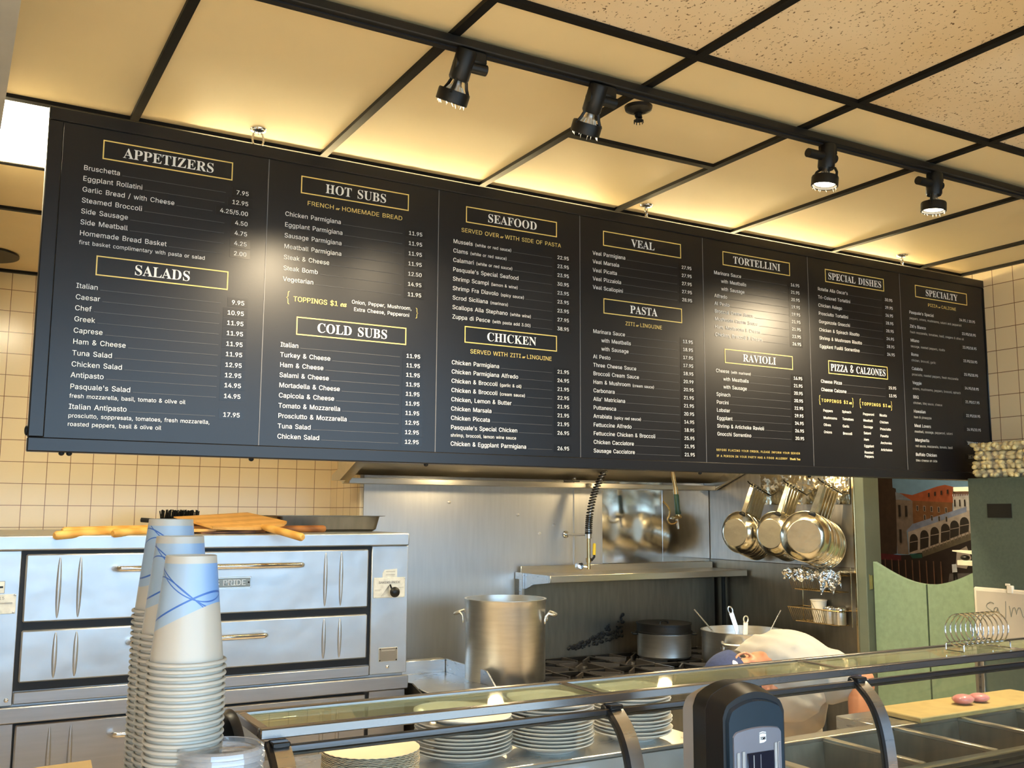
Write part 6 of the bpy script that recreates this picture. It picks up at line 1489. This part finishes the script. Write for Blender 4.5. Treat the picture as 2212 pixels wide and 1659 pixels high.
def strip(x0, x1, off, th, m, P=CP):
    mb = MB(); n0 = 0
    A = []; 
    for i, (y, z) in enumerate(P):
        a = P[max(0, i - 1)]; b = P[min(len(P) - 1, i + 1)]
        d = Vector((b[0] - a[0], b[1] - a[1])).normalized(); nrm = Vector((d.y, -d.x))      # towards the customer
        A.append(((y + nrm.x * off, z + nrm.y * off), (y + nrm.x * (off + th), z + nrm.y * (off + th))))
    R = [[mb.bm.verts.new((x0, p[0], p[1])), mb.bm.verts.new((x1, p[0], p[1])), mb.bm.verts.new((x1, q[0], q[1])), mb.bm.verts.new((x0, q[0], q[1]))] for p, q in A]
    for a, b in zip(R, R[1:]):
        for i in range(4): mb.bm.faces.new((a[i], b[i], b[(i + 1) % 4], a[(i + 1) % 4]))
    mb.bm.faces.new(R[0]); mb.bm.faces.new(R[-1][::-1]); mb._tag(n0, m)
    return mb
for x in (.497, 1.152, 1.830, 2.508):
    p_ = wb(strip(x - .011, x + .018, -.004, .008, M['steel']), 'curved_post', case, 50)
    wb(strip(x - .020, x - .0112, -.006, .010, M['framedark']), 'post_gasket', p_, 50)
    wb(MB().box(x - .014, x + .016, 1.606, 1.634, -.376, -.3672, M['framedark'], .002), 'post_bracket', p_)
CG = CP[4:]
for a, b in ((.516, 1.131), (1.171, 1.809), (1.849, 2.487), (2.527, CX1)): wb(strip(a, b, -.003, .0035, M['curveglass'], CG), 'curved_glass', case, 60)
mb = MB(); mb.prism([(.4785, y, z) for y, z in CP] + [(.4785, 1.70, -.722), (.4785, 1.79, -.368)], (.004, 0, 0), M['curveglass']); wb(mb, 'end_glass', case, 0)

# ------------------------------------------------------------------ prep table behind the case
pt = thing('prep_table', 'stainless prep table with sunken food wells behind the curved glass', 'prep table', (1.7, 2.0, FL))
wb(MB().box(.45, 1.86, 1.702, 2.118, -.73, -.70, M['steel'], .003).box(.45, 3.30, 1.72, 2.11, FL + .12, -.731, M['steel'], .003), 'cabinet', pt)
wb(MB().box(.62, 1.82, 2.12, 2.46, -.612, -.60, M['steel'], .003).box(.62, 1.82, 2.12, 2.13, -.80, -.612, M['oven'], .001).box(.62, 1.82, 2.13, 2.45, FL + .12, -.80, M['steel'], .002), 'plate_shelf', pt)
wb(MB().box(1.87, 3.30, 2.062, 2.115, -.635, -.62, M['hood'], .003).box(1.87, 3.30, 1.702, 1.735, -.635, -.62, M['hood'], .003).box(1.865, 1.90, 1.735, 2.062, -.635, -.62, M['hood'], .003), 'well_rim', pt)
for x in (2.19, 2.48, 2.77, 3.06): wb(MB().box(x - .010, x + .010, 1.735, 2.062, -.632, -.6195, M['hood'], .003), 'divider_bar', pt)
for a, b in ((1.90, 2.18), (2.20, 2.47), (2.49, 2.76), (2.78, 3.05), (3.07, 3.29)):
    mb = MB()
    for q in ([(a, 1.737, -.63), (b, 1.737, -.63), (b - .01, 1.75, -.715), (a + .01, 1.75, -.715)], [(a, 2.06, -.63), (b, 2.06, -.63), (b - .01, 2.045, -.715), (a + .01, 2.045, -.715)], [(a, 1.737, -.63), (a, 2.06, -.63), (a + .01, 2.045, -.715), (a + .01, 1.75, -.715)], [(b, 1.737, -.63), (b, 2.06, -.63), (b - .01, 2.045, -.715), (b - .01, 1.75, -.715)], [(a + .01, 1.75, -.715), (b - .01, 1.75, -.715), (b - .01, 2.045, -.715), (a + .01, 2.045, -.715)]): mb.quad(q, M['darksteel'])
    wb(mb, 'food_well', pt, 0)
wb(MB().box(2.45, 3.30, 2.115, 2.26, FL + .12, -.6215, M['steel'], .002), 'rear_ledge', pt)
wb(MB().box(1.83, 2.449, 2.118, 2.40, FL + .12, -.90, M['steel'], .002), 'low_worktop', pt)
t = thing('cutting_board', 'yellow cutting board behind the sunken food wells', 'cutting board', (2.92, 2.15, -.62))
wb(MB().box(2.58, 3.28, 2.05, 2.235, -.6195, -.604, M['cutboard'], .003), 'board', t)
for lab, x, s_ in (('pink wrapped cut of meat on the yellow cutting board', 2.885, 1.0), ('second pink cut of meat, right of the first on the board', 2.965, .9)):
    t = thing('meat_cut', lab, 'meat', (x, 2.13, -.604), group='pink cuts of meat on the board')
    mb = MB(); mb.ell((0, 0, .016 * s_), (.036 * s_, .03, .0158 * s_), M['pink'], u=14, v=10); mb.build('slice', t)
    mb = MB(); mb.ell((0, 0, .016 * s_), (.038 * s_, .032, .0160 * s_), M['bag'], u=14, v=10); mb.build('film', t)

# ------------------------------------------------------------------ plates
def plate_mesh(R):
    mb = MB(); mb.lathe([(.001, .0025), (R * .52, .002), (R * .54, 0), (R * .58, 0), (R * .60, .003), (R * .70, .007), (R * .97, .019), (R, .0215), (R, .0235), (R * .97, .0235), (R * .70, .0115), (R * .56, .006), (.001, .006)], M['plate'], 64)
    return mb
for nm, x, y, R, n_, pitch in (('left stack beside the paper plates', 1.157, 2.262, .1215, 10, .0088), ('middle stack', 1.394, 2.235, .1125, 12, .0088), ('right stack behind the napkin dispenser', 1.655, 2.240, .107, 12, .0092)):
    first = None
    for k in range(n_):
        lab = 'white china plate, %s of the %s' % (('topmost' if k == n_ - 1 else 'bottom one' if k == 0 else ORD[n_ - 1 - k] + ' from the top'), nm)
        jx, jy = random.uniform(-.003, .003), random.uniform(-.003, .003)
        loc = (x + jx, y + jy, -.5995 + pitch * k)
        if first is None:
            first = plate_mesh(R).build('dinner_plate', None, 35); first.location = loc; tag(first, lab, 'plate', 'white plates behind the glass')
        else:
            c = first.copy(); C.objects.link(c); c.location = loc
            if k == n_ - 1: c.rotation_euler = (math.radians(2.0), math.radians(2.2), 0); c.location.z += .006
            c['label'] = lab
# paper plates: scalloped edge
def paper_plate(R):
    mb = MB(); n_ = 72; prof = [(.001, .001, 0), (.70, .001, 0), (.76, .004, 0), (.90, .014, 1), (1.0, .017, 1), (1.0, .0185, 1), (.90, .0155, 1), (.74, .0055, 0), (.001, .0022, 0)]
    rings = []
    for r, z, s_ in prof:
        rings.append([mb.bm.verts.new((R * r * math.cos(2 * PI * k / n_), R * r * math.sin(2 * PI * k / n_), z + s_ * .0006 * (1 if k % 2 else -1))) for k in range(n_)])
    for a, b in zip(rings, rings[1:]):
        for k in range(n_): mb.bm.faces.new((a[k], a[(k + 1) % n_], b[(k + 1) % n_], b[k]))
    mb._tag(0, M['paper']); return mb
first = None
for k in range(16):
    lab = 'cream paper plate, %s of the paper plate stack' % ('topmost' if k == 15 else 'bottom one' if k == 0 else ORD[15 - k] + ' from the top')
    loc = (.884 + random.uniform(-.001, .001), 2.185 + random.uniform(-.001, .001), -.5995 + .0033 * k)
    if first is None:
        first = paper_plate(.110).build('paper_plate', None, 30); first.location = loc; tag(first, lab, 'paper plate', 'stacked paper plates')
    else:
        c = first.copy(); C.objects.link(c); c.location = loc; c.rotation_euler = (0, 0, .04 * k); c['label'] = lab

# ------------------------------------------------------------------ paper cups and clear lids
def cup_proto():
    t = thing('paper_cup', 'cup', 'cup', group='upside-down paper cups')
    mb = MB(); mb.lathe([(.0415, .002), (.0290, .124), (.0275, .1245), (.0265, .122), (.001, .120), ], M['cup'], 40)
    mb.lathe([(.0275, .1245), (.0270, .1235), (.0395, .002)], M['cupwhite'], 40)
    mb.build('cup_wall', t, 45)
    mb = MB()
    mb.tube([(.0432 * math.cos(2 * PI * k / 40), .0432 * math.sin(2 * PI * k / 40), .0024) for k in range(40)], .0023, M['cupwhite'], 8, closed=True)
    mb.build('rolled_rim', t, 60)
    return t
cup0 = cup_proto(); used = False
LZ = -.385
for nm, x, y, top, n_, spin in (('nearest cup stack', .2635, 1.2285, -.0535, 29, 0.0), ('middle cup stack', .2705, 1.331, -.0335, 31, .35), ('farthest cup stack', .278, 1.434, -.013, 34, .7)):
    h_ = top - LZ
    pitch = (h_ - .1245) / (n_ - 1)
    for k in range(n_):
        lab = 'white paper cup, %s of the %s' % (nth(k, n_), nm)
        loc = (x, y, top - .1245 - pitch * k)
        rot = (0, 0, spin)
        if not used: cup0.location = loc; cup0.rotation_euler = rot; cup0['label'] = lab; used = True
        else: copy_tree(cup0, lab, loc, rot)
def lid_mesh():
    mb = MB(); mb.lathe([(.001, .0045), (.034, .0045), (.036, .003), (.040, .003), (.0415, .0085), (.0445, .0085), (.0475, .006), (.0440, .0077), (.0422, .0077), (.0408, .0022), (.0355, .0022), (.0335, .0037), (.001, .0037)], M['clear'], 48)
    mb.lathe([(.0450, .0086), (.0478, .0064), (.0487, .001), (.0474, .001), (.0466, .0052), (.0448, .0072)], M['clearrim'], 48)
    for k in range(3): mb.ell((.018 * math.cos(2.1 * k), .018 * math.sin(2.1 * k), .005), (.007, .007, .002), M['clear'], u=12, v=6)
    return mb
lid0 = None
for k in range(20):
    lab = 'clear plastic lid, %s of the lid stack by the cups' % ('topmost' if k == 19 else 'bottom one' if k == 0 else ORD[19 - k] + ' from the top')
    loc = (.296 + random.uniform(-.0012, .0012), 1.183 + random.uniform(-.0012, .0012), LZ + .0005 + .0058 * k)
    if lid0 is None: lid0 = lid_mesh().build('clear_lid', None, 40); lid0.location = loc; tag(lid0, lab, 'lid', 'clear lids')
    else:
        c = lid0.copy(); C.objects.link(c); c.location = loc; c.rotation_euler = (random.uniform(-.012, .012), random.uniform(-.012, .012), .7 * k); c['label'] = lab

for lab, x, y, R in (('round black tray on edge, left of the two by the display case', .398, 1.725, .092), ('round black tray on edge touching the display case end', .430, 1.728, .094)):
    t = thing('round_tray', lab, 'tray', (x, y, -.52), (0, math.radians(2), math.radians(4)), group='black trays on edge')
    T = Matrix.Translation((0, 0, R)) @ Matrix.Rotation(PI / 2, 4, 'Y')
    mb = MB(); mb.lathe([(.001, 0), (R * .86, 0), (R * .90, .003), (R * .985, .012), (R, .012), (R, .010), (R * .92, -.001), (R * .86, -.003), (.001, -.003)], M['plastic_black'], 48, T); mb.build('tray_body', t, 35)
t = thing('side_table', 'low steel table behind the cups, below the frame', 'table', (.15, 2.2, FL))
wb(MB().box(-.3, .44, 1.9, 2.5, -.872, -.85, M['steel'], .003), 'table_top', t)
for x in (-.27, .41):
    for y in (1.93, 2.47): wb(MB().box(x - .02, x + .02, y - .02, y + .02, FL, -.873, M['steel'], .002), 'leg', t)
t = thing('cardboard_box', 'brown cardboard box with an open flap left of the paper cups', 'cardboard box', (.20, 2.25, -.85), (0, 0, math.radians(-8)))
mb = MB(); mb.box(-.115, .115, -.09, .09, 0, .300, M['card'], .002); mb.build('box_body', t)
mb = MB(); mb.prism([(-.115, -.09, .301), (.115, -.09, .301), (.10, .06, .330), (-.115, .07, .315)], (0, 0, .003), M['card']); mb.build('flap', t, 0)
mb = MB(); mb.prism([(.116, -.09, .301), (.116, .09, .301), (.19, .085, .27), (.18, -.09, .275)], (0, 0, .003), M['card']); mb.build('flap', t, 0)

# ------------------------------------------------------------------ napkin dispenser
nd = thing('napkin_dispenser', 'black napkin dispenser with a smoky blue front standing before the glass case', 'napkin dispenser', (1.262, 1.40, -.60))
def arch(w_, z0, z1, rise, x0=0.0, n_=30, r=.014):
    hw = w_ / 2; pts = [(x0 - hw, z0), (x0 + hw, z0)]
    for k in range(n_ + 1):
        u = 1 - 2 * k / n_
        c = min(1.0, (1 - abs(u)) / .16)
        pts.append((x0 + hw * u, z1 - rise * u * u - r * (1 - c) ** 2))
    return pts
def slab(pts, y0, y1, m, taper=1.0):
    mb = MB(); A = [mb.bm.verts.new((x, y0, z)) for x, z in pts]
    cx = sum(p[0] for p in pts) / len(pts)
    B_ = [mb.bm.verts.new((cx + (x - cx) * taper, y1, z if z < .05 else .05 + (z - .05) * (1 - (1 - taper) * .9))) for x, z in pts]
    mb.bm.faces.new(A); mb.bm.faces.new(B_[::-1]); k = len(A)
    for i in range(k): mb.bm.faces.new((A[i], B_[i], B_[(i + 1) % k], A[(i + 1) % k]))
    mb._tag(0, m); return mb
nd_base = MB().box(-.074, .074, -.050, .050, .0005, .079, M['plastic_black'], .006).build('base', nd)
slab(arch(.150, 0, .206, .022), .052, .022, M['plastic_grey'], 1.02).build('rear_shell', nd, 30)
slab(arch(.154, 0, .219, .026), .0218, -.012, M['plastic_black'], 1.0).build('housing', nd, 30)
slab(arch(.1535, 0, .2185, .026), -.0122, -.050, M['plastic_black'], .93).build('front_cover', nd, 30)
fp = slab(arch(.130, .002, .197, .018), -.0502, -.056, M['plastic_blue'], .97).build('front_panel', nd, 30)
slab(arch(.112, .002, .150, .006, r=.006), -.0563, -.0585, M['silverpl'], .98).build('silver_plate', fp, 30)
mb = MB(); mb.box(-.026, .036, -.0602, -.0586, .004, .108, M['smokewin'], .001); mb.build('window', fp)
mb = MB()
for x in (-.046, -.034, .041, .049): mb.box(x - .0032, x + .0032, -.0602, -.0586, .004, .116 + .1 * x, M['plastic_grey'], .001)
for x in (-.012, .004): mb.box(x - .0008, x + .0008, -.0608, -.0602, .006, .104, M['silverpl'])
mb.box(-.026, .036, -.0608, -.0602, .060, .0615, M['silverpl']); mb.build('guide_rib', fp)
mb = MB(); mb.prism([(.004, -.061, .040), (.022, -.061, .036), (.024, -.061, .031), (.008, -.061, .030)], (0, .0006, 0), M['white']); mb.build('napkin', nd, 0)
mb = MB()
mb.prism([(.0035, -.0592, .1225), (.0035, -.0592, .137), (.010, -.0592, .1385), (.0185, -.0592, .137), (.0185, -.0592, .1250), (.013, -.0592, .1228)], (0, .0006, 0), M['white'])
mb.prism([(.0035, -.0592, .1385), (.0035, -.0592, .140), (.010, -.0592, .1415), (.0185, -.0592, .140), (.0185, -.0592, .1385), (.010, -.0592, .140)], (0, .0006, 0), M['white'])
put_text(mb, 'TORK', .0110, .1275, .0098, M['smokewin'], 0, 'C', y=-.0596, bold=.02, width=.0125); mb.build('logo', fp, 0)
mb = MB(); vs = []
for u in range(3):
    vs.append([mb.bm.verts.new((.080 + .004 * u + .0016 * noise.noise(Vector((u * 3, v * .9, 1))), -.030 + .014 * u, .0 + .165 * v / 30)) for v in range(31)])
for u in range(2):
    for v in range(30): mb.bm.faces.new((vs[u][v], vs[u + 1][v], vs[u + 1][v + 1], vs[u][v + 1]))
mb._tag(0, M['foil']); mb.build('silver_edge', nd, 10)

for ch in nd.children:
    if ch is not nd_base: ch.location.z = .080
# ------------------------------------------------------------------ coiled wire rack on the glass top
t = thing('coil_rack', 'coiled chrome wire rack standing on the glass shelf top', 'wire rack', (2.375, 1.70, -.350))
for k in range(8):
    x = -.075 + .0205 * k
    mb = MB(); mb.tube([(x + .003 * math.sin(a), .041 * math.cos(a), .052 + .041 * math.sin(a)) for a in [2 * PI * i / 36 for i in range(36)]], .0018, M['chrome'], 8, closed=True)
    mb.build('wire_loop', t)
mb = MB()
for y in (-.026, .026): mb.tube([(-.095, y, .002), (-.095, y, .017), (-.088, y, .020), (.088, y, .020), (.095, y, .017), (.095, y, .002)], .0018, M['chrome'], 8)
mb.build('base_wire', t)
mb = MB()
for x in (-.095, .095): mb.tube([(x, -.026, .0018), (x, .026, .0018)], .0018, M['chrome'], 8)
mb.build('foot', t)

# ------------------------------------------------------------------ lift the room so that the floor is z = 0
for o in list(sc.objects):
    if o.parent is None: o.location.z += EYE
